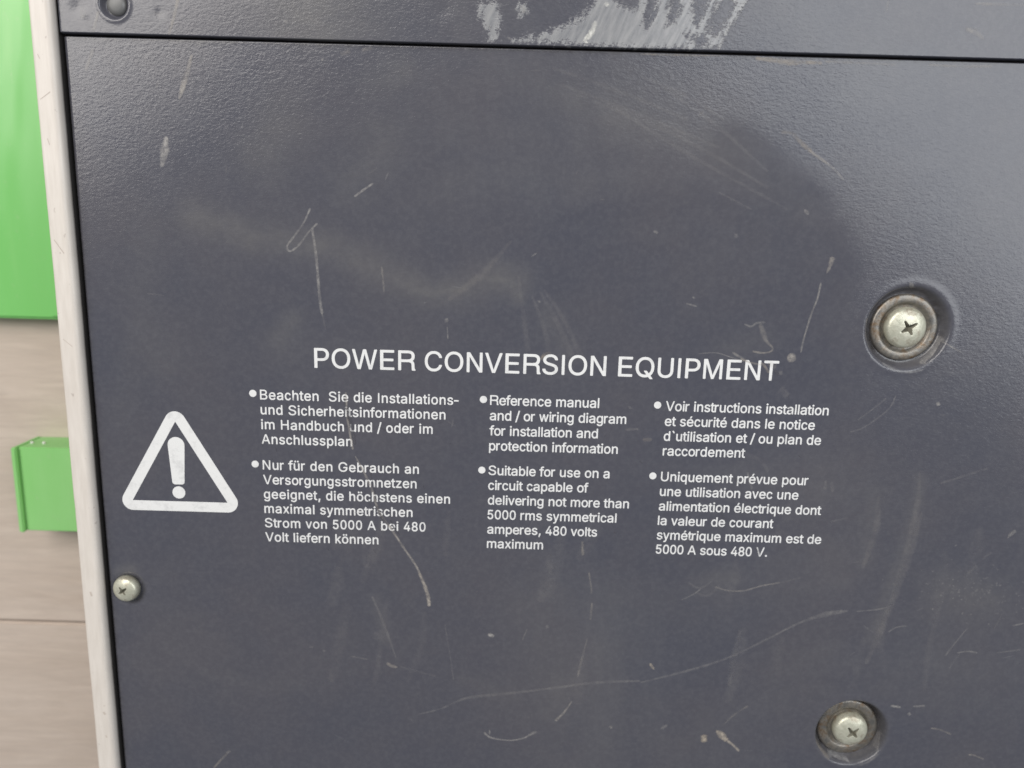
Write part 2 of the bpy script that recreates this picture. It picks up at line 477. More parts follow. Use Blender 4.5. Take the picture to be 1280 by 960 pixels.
xs = np.concatenate([np.arange(PANEL_L, PANEL_L + 2.4, 0.15), spaced(PANEL_L + 2.4, PANEL_L + 2.5, 142, RIGHT, 0.42, 3)])
ys = np.concatenate([spaced(BOTTOM, -116, SEAM - 1.5, SEAM - 1.45, 0.42, 3), np.arange(SEAM - 1.4, SEAM - 0.15, 0.1)])
pm, X, Y = grid_mesh(xs, ys, panel_z)
GLYPHS = {
    " ": [278,[]],
    ",": [278,[[77,-184,126,-185,141,-179,149,-169,220,86,215,104,210,109,199,113,123,114,108,110,99,101,93,80,56,-157,61,-175]]],
    "-": [333,[[17,250,303,249,324,253,333,259,338,274,339,331,333,349,327,354,316,358,30,359,9,355,0,349,-5,334,-6,277,0,259,6,254]]],
    ".": [278,[[121,-18,155,-19,182,-8,205,15,217,42,218,69,205,102,185,123,158,134,128,136,95,124,73,102,61,72,61,45,73,15,95,-7]]],
    "/": [278,[[-8,-123,55,-124,67,-119,73,-114,81,-96,305,732,306,744,302,756,295,762,286,765,223,766,211,762,204,756,196,738,-27,-90,-28,-102,-24,-114,-17,-120]]],
    "0": [556,[[244,-22,305,-23,350,-11,389,9,425,42,456,86,480,140,498,203,509,278,512,371,506,461,492,536,469,605,441,656,402,698,362,724,312,740,251,741,206,729,167,708,131,676,102,635,79,584,59,515,48,440,44,350,49,257,63,182,85,116,115,62,152,21,191,-5],[266,86,239,93,212,113,190,143,172,182,161,227,153,278,149,338,150,398,154,452,163,503,173,539,190,575,212,605,236,624,260,632,290,633,317,625,344,605,366,575,383,538,395,493,403,443,407,383,406,320,402,266,393,215,382,176,365,141,344,113,320,95,290,86]]],
    "4": [556,[[354,-15,409,-16,424,-11,430,-6,436,15,436,132,496,134,513,141,518,147,522,162,522,216,517,232,508,240,493,244,436,246,435,438,427,456,406,463,358,463,343,458,335,450,331,432,331,246,156,246,310,546,383,690,390,711,382,727,364,733,310,733,295,727,288,720,42,243,34,219,34,162,40,144,46,139,61,134,331,132,332,9,337,-6,343,-11]]],
    "5": [556,[[236,-22,298,-23,346,-11,388,9,425,41,458,86,481,140,493,194,494,251,485,311,462,371,431,416,391,453,367,466,340,476,289,486,268,486,235,480,208,470,183,458,198,620,442,623,456,629,464,644,465,704,461,719,456,725,436,732,157,732,130,732,115,728,106,719,102,707,70,377,70,365,74,353,82,345,94,341,148,334,169,340,199,360,229,371,250,375,274,375,304,371,334,353,359,326,378,290,386,251,387,221,384,191,379,170,368,146,355,126,340,111,319,96,298,88,271,85,244,88,226,95,208,106,193,119,181,135,171,155,162,185,152,194,136,198,88,198,72,194,64,186,60,167,69,125,84,86,108,50,133,25,163,4,193,-10]]],
    "8": [556,[[238,-22,304,-23,334,-19,379,-5,419,17,453,47,479,83,498,128,506,167,507,200,503,233,493,269,481,296,468,320,451,341,428,362,405,377,425,392,446,416,462,443,474,476,481,506,483,539,480,572,473,602,452,650,437,671,415,693,373,721,319,739,301,741,259,741,232,738,187,723,154,704,124,677,99,644,81,599,72,560,71,530,74,503,90,449,115,408,133,390,151,377,124,360,99,335,82,311,66,278,54,242,50,206,50,167,57,131,69,98,82,74,100,50,121,29,145,11,172,-3,208,-16],[253,86,226,92,205,102,187,116,172,135,162,155,158,176,157,206,161,233,168,251,181,272,195,287,214,300,235,310,250,314,304,315,325,308,352,293,367,280,382,260,392,239,396,218,398,191,395,164,388,146,375,125,364,113,346,100,325,91,301,86],[262,425,241,430,223,439,206,452,193,469,185,485,180,506,180,554,184,572,193,590,205,606,217,616,238,627,253,632,295,633,313,629,336,617,351,605,362,590,371,572,375,554,377,530,375,506,371,488,362,470,349,453,337,443,307,428,283,424]]],
    "A": [667,[[32,-9,104,-10,123,-3,132,15,191,186,194,189,206,190,470,190,476,183,535,15,544,-3,557,-10,569,-10,629,-10,644,-4,649,6,646,18,509,399,392,717,380,725,368,727,293,727,275,720,264,699,21,18,19,3,23,-4],[230,290,230,299,276,432,332,612,356,532,437,291]]],
    "B": [667,[[96,-9,346,-10,436,-4,484,8,523,26,556,48,580,72,604,114,617,156,619,207,611,255,591,297,562,333,526,358,485,375,523,396,544,412,564,435,580,465,588,492,591,528,588,564,580,594,557,639,529,670,490,696,436,717,403,724,361,727,106,727,97,726,85,720,80,711,79,699,79,18,80,6,85,-3],[193,89,191,105,191,306,193,316,388,316,436,304,472,280,487,264,500,243,509,216,511,189,508,168,500,147,486,129,466,112,430,97,376,89],[193,413,191,429,191,618,193,628,379,628,424,617,451,599,466,582,475,564,481,540,481,516,478,495,471,474,457,455,439,438,409,422,370,413]]],
    "C": [722,[[332,-16,411,-17,453,-10,509,8,563,38,603,73,636,116,663,170,673,203,675,218,669,228,654,234,591,234,576,229,567,216,551,176,523,140,483,109,441,93,402,85,357,85,318,92,282,105,247,128,216,159,188,200,172,239,160,290,155,350,158,410,168,464,189,518,216,560,252,594,294,618,321,627,351,633,405,633,456,621,480,611,501,598,522,580,541,557,555,533,571,494,576,489,591,484,651,484,660,485,670,491,675,503,669,530,656,566,637,602,620,626,598,650,549,689,486,719,420,734,342,735,294,727,255,713,213,692,180,670,150,643,125,614,102,578,80,533,64,488,55,446,50,404,48,356,51,305,57,263,66,224,80,185,99,146,117,116,140,86,165,61,192,39,225,19,261,2,294,-9]]],
    "E": [667,[[104,-9,582,-10,600,-4,606,6,606,69,600,82,588,88,209,90,208,300,210,313,552,314,567,319,574,333,574,393,569,405,558,411,252,412,213,413,209,414,208,417,209,627,585,630,597,636,602,648,603,705,599,717,588,725,576,727,117,727,105,726,96,722,88,711,87,15,93,-3]]],
    "G": [778,[[351,-16,441,-17,507,-5,542,8,582,28,612,48,639,71,661,95,682,125,700,161,711,191,718,221,723,257,723,350,717,363,699,369,441,369,423,364,415,353,414,335,415,290,423,276,441,271,609,270,605,230,590,188,569,155,540,127,507,105,471,92,429,85,375,85,330,94,289,110,261,128,237,149,216,173,197,203,185,230,174,263,165,335,165,380,168,419,175,458,186,491,200,521,218,548,240,573,264,593,300,614,348,629,375,633,411,633,450,629,501,612,537,588,569,554,585,529,602,494,615,485,696,484,710,491,714,506,702,545,681,589,656,623,624,655,588,682,546,705,507,720,459,732,432,735,354,735,306,726,267,714,222,692,183,666,150,635,120,598,97,560,76,512,62,464,54,413,51,359,54,302,63,251,78,200,98,155,122,116,150,83,183,52,219,28,264,6,306,-7]]],
    "H": [722,[[92,-9,162,-10,177,-3,182,6,183,309,184,315,195,316,537,316,539,306,540,6,546,-4,561,-10,624,-10,641,-3,646,9,647,24,647,699,646,711,641,720,624,727,561,727,546,721,540,711,539,420,537,416,522,416,184,417,182,711,174,722,159,727,96,727,81,720,76,711,75,699,75,18,76,6,81,-3]]],
    "I": [278,[[103,-9,173,-10,186,-3,192,12,192,702,186,720,176,726,104,726,92,720,86,705,86,15,92,-3]]],
    "M": [833,[[88,-9,152,-10,164,-4,170,9,170,549,215,417,361,24,371,1,377,-5,392,-10,440,-10,455,-5,462,3,621,432,659,546,661,537,661,6,666,-3,677,-9,695,-10,743,-10,755,-4,761,6,762,210,762,699,761,711,755,721,737,727,647,727,638,726,624,717,458,264,419,139,416,139,375,270,209,717,203,722,188,727,89,726,77,720,72,708,71,696,71,15,77,-3]]],
    "N": [722,[[91,-9,161,-10,175,-3,180,9,181,423,177,561,179,566,260,426,525,0,539,-9,548,-10,626,-10,642,-3,647,8,648,18,648,699,644,717,635,724,623,727,560,727,548,721,542,708,542,155,489,249,198,717,185,725,173,727,98,727,80,720,75,711,74,699,74,18,75,6,80,-3]]],
    "O": [778,[[342,-16,428,-17,479,-8,538,14,569,31,596,50,620,71,644,98,680,152,707,215,723,287,728,371,725,413,719,455,711,491,698,527,666,590,647,617,623,644,599,665,569,687,506,717,476,726,437,734,353,735,299,726,266,715,233,700,182,667,135,620,97,563,70,500,55,428,50,344,59,263,79,194,113,128,134,99,158,72,209,32,272,1,302,-8],[359,86,311,97,269,117,230,150,199,191,179,236,166,287,160,347,163,410,173,463,191,512,216,551,247,584,284,610,323,625,365,633,419,632,467,621,509,602,548,569,580,527,599,485,613,431,619,374,616,311,606,254,588,206,563,167,532,134,497,109,455,93,413,85]]],
    "P": [667,[[98,-9,177,-10,189,-4,195,6,196,243,198,253,384,254,447,264,486,278,527,300,558,325,582,355,603,394,615,432,622,477,620,522,611,567,594,606,573,639,547,666,516,688,480,705,447,716,408,724,366,727,108,727,98,726,87,720,82,711,81,699,81,18,82,6,87,-3],[198,350,196,363,197,627,381,628,432,616,451,606,470,591,488,570,498,549,506,519,508,486,504,453,495,423,483,404,465,384,435,365,387,353,333,350]]],
    "Q": [778,[[590,-76,668,-77,680,-71,684,-61,677,-46,603,53,647,101,677,146,702,200,718,257,727,326,726,401,717,467,698,527,668,587,628,638,581,679,524,710,479,726,422,735,347,735,302,726,269,716,206,684,179,665,154,641,130,614,109,584,75,515,64,479,56,440,50,356,52,308,58,269,67,230,79,194,107,138,142,89,183,50,230,20,290,-5,353,-17,431,-17,467,-11,518,3,575,-67],[359,86,302,100,281,110,258,125,218,164,200,190,187,215,176,245,167,278,160,350,165,425,172,461,182,491,193,515,209,542,245,583,287,611,338,629,365,633,407,633,452,626,503,605,545,572,570,542,590,509,605,467,615,422,619,371,617,317,610,269,597,227,587,204,570,176,548,149,536,140,461,229,440,234,377,234,365,230,357,218,362,206,449,92,413,85]]],
    "R": [722,[[96,-9,169,-10,181,-5,188,6,189,291,190,297,202,298,460,298,499,292,523,283,538,272,550,258,561,228,565,189,571,48,576,18,583,0,595,-9,604,-10,691,-10,706,-5,713,6,714,18,707,30,688,54,678,90,673,138,670,234,662,273,651,300,639,318,622,334,601,348,630,372,656,408,673,456,680,507,678,561,666,606,647,642,621,672,595,690,574,701,538,715,496,724,451,727,106,727,88,722,80,711,79,699,79,18,80,6,85,-3],[190,399,190,624,466,625,511,615,538,598,554,579,562,558,567,525,566,492,560,465,551,447,535,429,517,417,481,405,415,398]]],
    "S": [667,[[282,-19,372,-20,405,-16,462,-2,516,23,555,52,585,87,608,131,617,173,618,218,607,260,583,302,549,336,510,360,465,381,411,399,294,429,243,448,210,470,187,497,182,521,182,545,189,569,201,587,219,605,240,618,270,630,303,636,372,636,408,628,434,617,456,603,474,585,486,566,498,533,511,524,585,523,601,530,606,539,606,548,594,595,573,633,543,667,509,692,465,714,420,728,372,735,300,735,261,729,213,715,168,693,132,666,102,632,81,592,71,551,70,506,81,464,105,422,138,390,179,365,228,343,387,299,444,279,483,253,495,240,502,227,507,200,504,173,497,152,479,128,459,111,435,97,399,86,360,79,312,79,285,83,252,91,225,103,202,119,185,137,174,155,162,191,150,200,72,201,55,194,51,185,50,176,64,125,86,83,114,51,147,26,189,5,234,-10]]],
    "T": [611,[[270,-9,340,-10,352,-4,358,9,360,627,556,629,571,636,577,651,576,708,571,720,559,726,343,728,58,727,40,720,34,705,35,648,40,636,52,630,252,627,253,15,259,-3]]],
    "U": [722,[[315,-18,393,-19,423,-16,471,-3,519,19,557,45,590,78,615,117,635,162,643,198,647,240,646,708,641,720,627,727,561,727,545,720,539,702,539,255,534,207,519,165,505,144,489,126,453,101,432,92,405,86,384,83,336,83,306,88,279,96,255,109,234,126,215,147,199,171,187,207,182,246,181,708,176,720,162,727,99,727,81,720,76,711,75,699,75,246,78,204,87,162,100,129,121,93,143,66,169,42,201,21,237,3,276,-10]]],
    "V": [667,[[289,-9,377,-10,391,-3,400,15,645,696,648,708,647,714,644,720,634,726,608,728,557,727,545,721,540,714,386,267,346,141,335,107,288,258,125,716,119,722,107,727,44,727,26,723,20,714,19,708,22,696,269,15,278,-3]]],
    "W": [944,[[219,-9,308,-10,321,-3,328,9,450,471,470,557,473,557,494,468,617,7,623,-3,641,-10,716,-10,734,-2,744,21,926,705,922,720,911,726,836,726,824,718,817,702,682,156,677,136,647,264,537,696,527,720,509,727,434,727,417,720,410,708,298,273,266,133,237,261,124,708,117,720,104,727,32,726,23,721,19,714,19,699,200,15,209,-3]]],
    "`": [333,[[183,590,238,590,247,593,254,599,258,614,250,635,196,749,187,757,175,761,154,762,103,762,88,758,81,752,78,737,86,719,160,605,169,596]]],
    "a": [556,[[189,-24,259,-25,295,-18,319,-10,343,3,379,34,381,6,386,-6,394,-12,409,-16,466,-16,482,-12,490,-6,495,9,496,24,496,357,490,411,480,444,468,468,451,491,430,512,409,526,382,538,355,547,310,556,241,556,199,547,167,537,139,524,112,507,88,486,71,465,56,441,49,423,48,417,52,405,64,395,130,375,139,375,151,379,179,414,205,434,229,445,259,451,301,451,334,442,359,423,370,408,375,393,378,354,367,343,340,336,208,318,163,308,130,298,103,285,79,269,57,246,43,222,31,183,29,141,35,102,52,60,73,33,106,6,142,-11],[217,81,196,85,178,94,163,105,152,120,148,132,146,153,150,171,157,183,175,199,202,212,235,220,322,232,379,243,377,174,372,156,358,132,334,106,298,86,265,80]]],
    "b": [556,[[266,-24,330,-25,384,-9,408,4,435,24,473,66,500,117,520,189,526,267,520,342,503,405,480,453,451,492,414,524,384,540,345,553,324,556,270,556,234,546,210,534,186,516,165,493,164,573,164,702,158,723,150,729,138,733,81,733,63,726,55,708,55,9,60,-6,66,-11,78,-15,138,-15,150,-11,158,-3,162,12,162,39,165,40,186,16,213,-4,234,-15],[261,84,237,93,213,111,194,135,179,165,169,198,164,237,163,282,167,324,175,360,185,384,200,408,218,426,237,439,258,447,318,447,342,438,366,420,385,396,400,366,409,333,414,297,415,255,411,216,403,180,394,156,379,129,360,108,339,93,318,84]]],
    "c": [500,[[226,-24,283,-25,304,-23,349,-9,382,8,412,33,440,66,460,103,470,138,466,151,457,159,391,176,379,173,371,165,357,135,337,109,322,97,304,88,283,83,241,83,223,87,202,98,183,114,164,141,151,171,143,201,138,240,137,282,142,321,151,360,166,393,189,423,215,441,241,448,289,448,315,438,344,414,365,378,376,363,391,358,457,378,464,384,468,399,458,432,429,480,391,516,346,541,313,551,286,556,235,556,211,552,172,539,142,522,113,498,87,468,66,435,50,396,33,330,28,252,36,183,57,117,87,63,126,21,169,-6,202,-18]]],
    "d": [556,[[222,-24,282,-25,324,-14,342,-5,362,9,393,42,396,9,399,-3,408,-12,420,-16,477,-16,489,-12,495,-7,501,9,501,708,495,724,489,729,477,733,423,733,405,729,398,723,393,708,392,651,391,495,367,519,348,533,327,544,297,554,279,556,231,556,180,543,135,519,114,501,93,477,62,426,41,366,31,300,32,225,43,162,65,99,92,54,129,17,171,-8],[240,84,216,93,192,111,173,135,158,165,148,198,142,237,141,279,145,318,152,354,162,378,177,404,195,424,214,438,234,446,252,448,294,448,321,438,345,420,363,398,378,369,387,336,392,297,393,255,389,213,382,177,373,153,357,126,339,107,318,92,297,84]]],
    "e": [556,[[250,-24,320,-25,347,-22,392,-8,427,9,461,34,491,69,503,90,512,114,513,123,510,132,503,141,497,143,437,160,425,161,413,156,407,151,392,126,377,109,344,88,299,80,278,80,248,85,230,92,209,104,193,117,179,134,158,174,149,223,503,225,520,234,525,249,524,321,517,363,506,402,493,432,477,459,458,483,428,511,401,528,371,541,341,551,311,556,254,556,221,550,183,537,152,521,123,498,97,471,76,441,61,411,46,369,37,327,33,285,33,240,38,198,47,159,60,123,78,87,98,58,122,34,149,13,179,-3,218,-17],[152,326,150,330,156,357,179,399,203,425,236,444,275,451,317,447,344,436,371,414,386,393,398,369,405,345,407,326]]],
    "f": [278,[[83,-15,149,-16,164,-10,173,8,174,444,271,447,281,450,288,456,293,471,294,483,293,525,288,540,281,546,263,550,174,552,176,612,186,636,206,651,242,652,272,650,284,654,290,659,311,726,307,741,298,750,266,760,212,763,167,754,122,733,89,703,71,669,61,627,60,552,-19,549,-31,545,-37,540,-42,525,-42,471,-37,456,-31,451,-13,446,60,444,60,15,66,-6]]],
    "g": [556,[[228,-225,309,-226,351,-217,395,-201,425,-183,452,-159,472,-132,487,-102,498,-60,502,-18,501,526,492,544,477,550,418,549,405,544,399,537,396,525,393,492,374,513,356,528,336,540,309,550,270,556,231,556,204,551,153,530,132,516,111,498,78,456,63,429,51,399,38,354,32,309,30,255,35,204,44,162,59,120,77,87,102,56,129,32,162,13,201,-1,240,-7,282,-7,327,5,356,21,390,54,392,51,391,-21,385,-57,376,-75,364,-90,348,-102,327,-113,285,-121,246,-121,216,-115,180,-93,144,-52,129,-47,108,-55,70,-78,60,-87,55,-102,63,-123,83,-150,111,-178,135,-195,162,-207,198,-219],[252,99,225,105,201,118,180,138,162,165,152,189,144,226,141,267,143,306,149,342,157,369,172,396,190,420,207,433,228,444,246,448,285,448,309,444,335,429,354,411,372,383,382,360,391,318,394,279,392,240,388,207,380,180,367,153,349,129,330,114,309,104,276,98]]],
    "h": [556,[[79,-15,143,-16,158,-11,165,-3,169,18,169,324,174,366,187,396,209,423,242,443,272,448,311,447,338,437,363,414,380,381,386,336,386,18,390,-3,398,-11,416,-16,470,-16,488,-11,495,-3,499,15,499,348,492,411,481,444,471,468,455,492,437,511,419,526,395,539,365,550,338,556,275,555,239,545,215,534,191,518,170,497,169,702,165,720,155,729,140,733,83,733,65,726,60,720,56,699,56,18,62,-6,68,-11]]],
    "i": [222,[[75,-15,144,-15,156,-11,162,-6,168,12,168,519,162,540,156,545,145,549,75,549,58,540,52,522,52,15,58,-6],[97,612,123,612,153,623,175,645,185,672,184,696,171,725,150,743,123,753,99,753,68,741,48,720,38,693,38,669,49,642,69,623]]],
    "k": [500,[[77,-15,138,-16,153,-11,159,-4,164,15,164,189,171,199,201,227,376,-9,396,-16,468,-16,486,-12,493,-6,497,6,490,24,284,303,468,507,476,522,478,528,475,540,468,546,456,550,384,550,363,543,165,329,163,708,155,726,138,733,81,733,66,728,60,723,54,699,54,15,60,-6,66,-11]]],
    "l": [222,[[77,-15,144,-15,156,-11,162,-6,168,12,168,702,162,723,156,728,145,732,78,732,66,728,60,723,54,705,54,15,60,-6,66,-11]]],
    "m": [833,[[80,-15,144,-16,159,-11,166,-3,170,15,170,333,174,372,184,399,205,426,234,445,261,451,300,448,321,439,343,420,357,393,360,360,360,15,364,-3,369,-9,387,-16,444,-16,459,-12,469,-3,473,18,473,342,475,372,482,396,497,420,516,436,537,446,573,451,609,445,640,426,650,414,657,399,662,357,662,72,663,9,668,-6,675,-12,693,-16,750,-16,762,-12,770,-6,776,12,776,354,774,396,766,432,752,471,734,498,710,522,681,540,642,554,612,559,570,558,525,547,489,529,459,504,435,474,416,504,390,531,366,545,333,556,315,559,282,559,237,547,202,528,171,499,168,501,167,528,162,540,156,545,138,550,84,550,69,545,63,540,57,516,57,15,63,-6,69,-11]]],
    "n": [556,[[79,-15,143,-16,158,-11,165,-3,169,15,169,318,172,354,179,381,195,408,212,426,239,442,269,448,305,448,323,444,341,435,356,423,369,405,380,384,387,339,387,15,393,-6,401,-12,413,-16,461,-16,476,-15,488,-11,494,-6,500,15,500,165,500,345,495,399,484,438,472,465,455,492,434,514,401,536,362,551,335,556,284,556,254,550,218,535,192,519,170,497,167,498,166,528,161,540,155,545,131,550,86,550,70,546,60,537,56,519,56,18,62,-6,68,-11]]],
    "o": [556,[[240,-24,304,-25,340,-19,388,-1,426,24,460,58,487,99,509,153,521,207,525,273,519,336,503,396,481,443,451,483,412,518,370,540,316,555,250,556,217,550,169,532,130,507,95,471,68,429,45,372,35,321,31,258,37,195,53,135,76,87,106,47,146,12,187,-9],[250,83,223,92,199,109,179,132,162,162,152,192,146,231,144,273,148,315,156,351,166,377,184,405,204,426,226,440,247,447,307,447,331,440,355,424,376,400,392,372,404,339,411,300,413,258,409,219,401,183,391,156,375,129,355,107,334,93,310,84]]],
    "p": [556,[[77,-216,138,-217,153,-212,160,-204,164,-186,165,41,195,9,231,-13,273,-25,330,-25,381,-10,420,12,459,48,487,90,508,141,520,189,526,246,524,309,516,360,499,414,479,456,451,492,425,516,396,534,357,550,327,556,270,556,231,545,195,524,165,493,162,495,161,528,156,540,148,546,132,550,81,550,66,545,58,537,54,516,54,-186,60,-207,66,-212],[261,84,237,93,213,111,194,135,179,165,169,198,164,237,163,282,167,324,175,360,185,384,200,408,218,426,237,439,258,447,318,447,342,438,366,420,385,396,400,366,409,333,414,297,415,255,411,216,403,180,394,156,379,129,360,108,339,93,318,84]]],
    "q": [556,[[415,-216,479,-216,489,-213,496,-207,502,-189,502,516,498,537,489,546,474,550,423,550,408,546,401,540,396,526,393,490,371,516,348,533,322,546,288,555,222,555,180,543,147,527,108,495,80,459,57,414,41,363,32,306,31,240,38,180,54,126,80,72,114,30,156,-1,207,-21,231,-25,276,-25,309,-19,333,-10,351,0,372,18,390,38,392,33,392,-189,398,-207,405,-213],[240,84,216,93,192,111,173,135,158,165,148,198,142,237,141,279,145,318,152,354,162,378,177,404,195,424,214,438,234,446,252,448,294,448,321,438,345,420,363,398,378,369,387,336,392,297,393,255,389,213,382,177,373,153,357,126,339,107,318,92,297,84]]],
    "r": [333,[[38,-15,105,-16,117,-12,123,-7,129,9,130,339,134,369,144,390,165,417,198,437,237,445,285,443,297,447,305,456,309,471,309,525,303,546,297,551,282,556,243,556,213,553,177,540,152,525,129,503,123,537,117,544,104,549,42,550,27,545,19,537,15,516,15,15,21,-6,27,-11]]],
    "s": [500,[[207,-24,292,-24,346,-10,385,8,415,29,440,57,456,87,467,129,467,171,457,210,441,240,415,266,388,284,357,297,208,338,181,354,167,372,164,387,166,405,178,426,208,446,244,454,265,454,289,451,310,442,334,421,355,388,361,383,373,379,430,391,444,396,450,402,455,420,446,447,427,480,403,507,379,526,352,540,316,551,283,556,226,556,202,552,157,538,125,522,100,502,75,474,61,446,51,408,51,366,61,327,77,297,103,270,130,252,166,237,313,196,337,181,350,162,350,132,335,108,304,88,268,80,226,80,202,85,187,92,161,114,140,153,124,162,112,162,64,151,49,146,43,141,37,123,46,93,61,61,82,35,106,14,133,-2,172,-16]]],
    "t": [278,[[181,-18,242,-19,266,-16,285,-6,291,12,280,63,275,77,269,83,254,88,221,86,197,88,184,96,175,114,173,144,173,444,251,446,269,451,275,456,280,471,281,513,277,537,266,546,251,550,173,552,173,648,167,669,161,674,149,678,89,679,68,672,63,666,59,651,59,552,5,550,-13,543,-21,525,-22,480,-18,459,-8,450,5,446,59,444,59,126,63,93,73,60,89,33,113,9,143,-7]]],
    "u": [556,[[211,-19,272,-20,305,-13,350,7,368,20,386,39,389,38,389,14,393,-1,401,-9,413,-13,476,-13,490,-7,498,8,498,524,490,542,473,549,413,549,395,542,390,536,386,518,385,194,379,161,361,128,347,113,326,98,311,91,287,88,251,88,233,91,209,105,190,125,176,152,170,191,168,527,164,537,158,544,143,549,83,549,65,542,57,524,56,509,56,191,59,155,65,122,85,68,101,44,119,24,137,9,158,-2]]],
    "v": [500,[[215,-15,280,-16,298,-10,306,0,487,522,483,540,476,546,463,550,403,550,388,546,379,537,258,171,250,142,203,294,121,538,112,546,97,550,37,550,19,543,12,528,18,504,193,3,202,-10]]],
    "w": [722,[[181,-15,242,-16,257,-11,266,-2,362,365,392,240,456,-3,466,-12,485,-16,536,-16,551,-11,557,-6,567,18,704,525,700,540,693,546,680,550,623,550,605,544,598,537,592,519,515,207,506,169,423,516,416,536,410,543,392,550,335,550,317,546,308,537,284,447,218,176,215,175,183,309,124,537,116,545,98,550,44,550,29,546,22,540,18,528,20,513,157,12,164,-5,170,-11]]],
    "x": [500,[[39,-15,109,-16,130,-9,140,3,208,111,250,187,315,75,360,3,370,-9,391,-16,451,-16,470,-12,477,-6,480,6,474,24,314,270,466,510,472,528,468,540,461,546,442,550,382,550,362,543,352,531,291,432,253,362,154,528,142,543,121,550,61,550,41,546,34,540,30,528,36,510,186,276,24,21,20,6,23,-6,30,-12]]],
    "y": [500,[[84,-217,142,-218,166,-212,193,-201,213,-187,234,-166,249,-145,263,-118,487,524,483,539,476,545,463,549,400,549,385,543,378,536,254,158,250,142,212,266,122,536,112,545,94,549,37,549,22,544,16,539,12,527,14,515,192,-1,190,-16,173,-64,163,-84,151,-99,133,-110,85,-109,73,-113,66,-121,49,-190,53,-202,58,-208]]],
    "z": [500,[[63,-15,427,-16,446,-12,454,-6,460,12,460,66,456,81,446,90,427,94,192,96,445,453,452,474,452,522,448,537,438,546,418,550,82,550,61,546,54,540,48,522,48,468,52,453,61,444,79,440,306,438,47,78,40,57,41,9,46,-6,52,-11]]],
    "é": [556,[[250,-24,320,-25,347,-22,392,-8,427,9,461,34,491,69,503,90,512,114,513,123,510,132,503,141,497,143,437,160,425,161,413,156,407,151,392,126,377,109,344,88,299,80,278,80,248,85,230,92,209,104,193,117,179,134,158,174,149,223,503,225,520,234,525,249,524,321,517,363,506,402,493,432,477,459,458,483,428,511,401,528,371,541,341,551,311,556,254,556,221,550,183,537,152,521,123,498,97,471,76,441,61,411,46,369,37,327,33,285,33,240,38,198,47,159,60,123,78,87,98,58,122,34,149,13,179,-3,218,-17],[152,326,150,330,156,357,179,399,203,425,236,444,275,451,317,447,344,436,371,414,386,393,398,369,405,345,407,326],[253,591,305,590,320,595,329,603,405,723,410,738,406,750,399,756,390,759,317,760,302,755,294,747,235,618,234,612,238,600,244,594]]],
    "ö": [556,[[240,-24,304,-25,340,-19,388,-1,426,24,460,58,487,99,509,153,521,207,525,273,519,336,503,396,481,443,451,483,412,518,370,540,316,555,250,556,217,550,169,532,130,507,95,471,68,429,45,372,35,321,31,258,37,195,53,135,76,87,106,47,146,12,187,-9],[250,83,223,92,199,109,179,132,162,162,152,192,146,231,144,273,148,315,156,351,166,377,184,405,204,426,226,440,247,447,307,447,331,440,355,424,376,400,392,372,404,339,411,300,413,258,409,219,401,183,391,156,375,129,355,107,334,93,310,84],[169,612,193,612,221,624,238,642,249,672,248,696,235,726,217,743,190,753,169,752,151,746,139,738,121,717,113,690,114,666,126,639,145,622],[362,612,385,612,414,624,433,645,442,672,441,696,430,723,412,741,385,752,364,753,334,740,316,720,306,693,307,669,317,642,337,622]]],
    "ü": [556,[[211,-19,272,-20,305,-13,350,7,368,20,386,39,389,38,389,14,393,-1,401,-9,413,-13,476,-13,490,-7,498,8,498,524,490,542,473,549,413,549,395,542,390,536,386,518,385,194,379,161,361,128,347,113,326,98,311,91,287,88,251,88,233,91,209,105,190,125,176,152,170,191,168,527,164,537,158,544,143,549,83,549,65,542,57,524,56,509,56,191,59,155,65,122,85,68,101,44,119,24,137,9,158,-2],[171,611,191,611,221,624,239,644,249,674,248,698,236,725,216,743,191,753,167,752,140,740,121,719,111,689,112,668,125,639,146,620],[366,611,389,612,407,619,418,626,436,647,444,674,443,698,431,725,411,743,386,752,362,752,335,740,316,719,306,689,307,668,320,639,341,620]]]}
TITLE = ('POWER CONVERSION EQUIPMENT', -49.35, 2.76, 115.49)
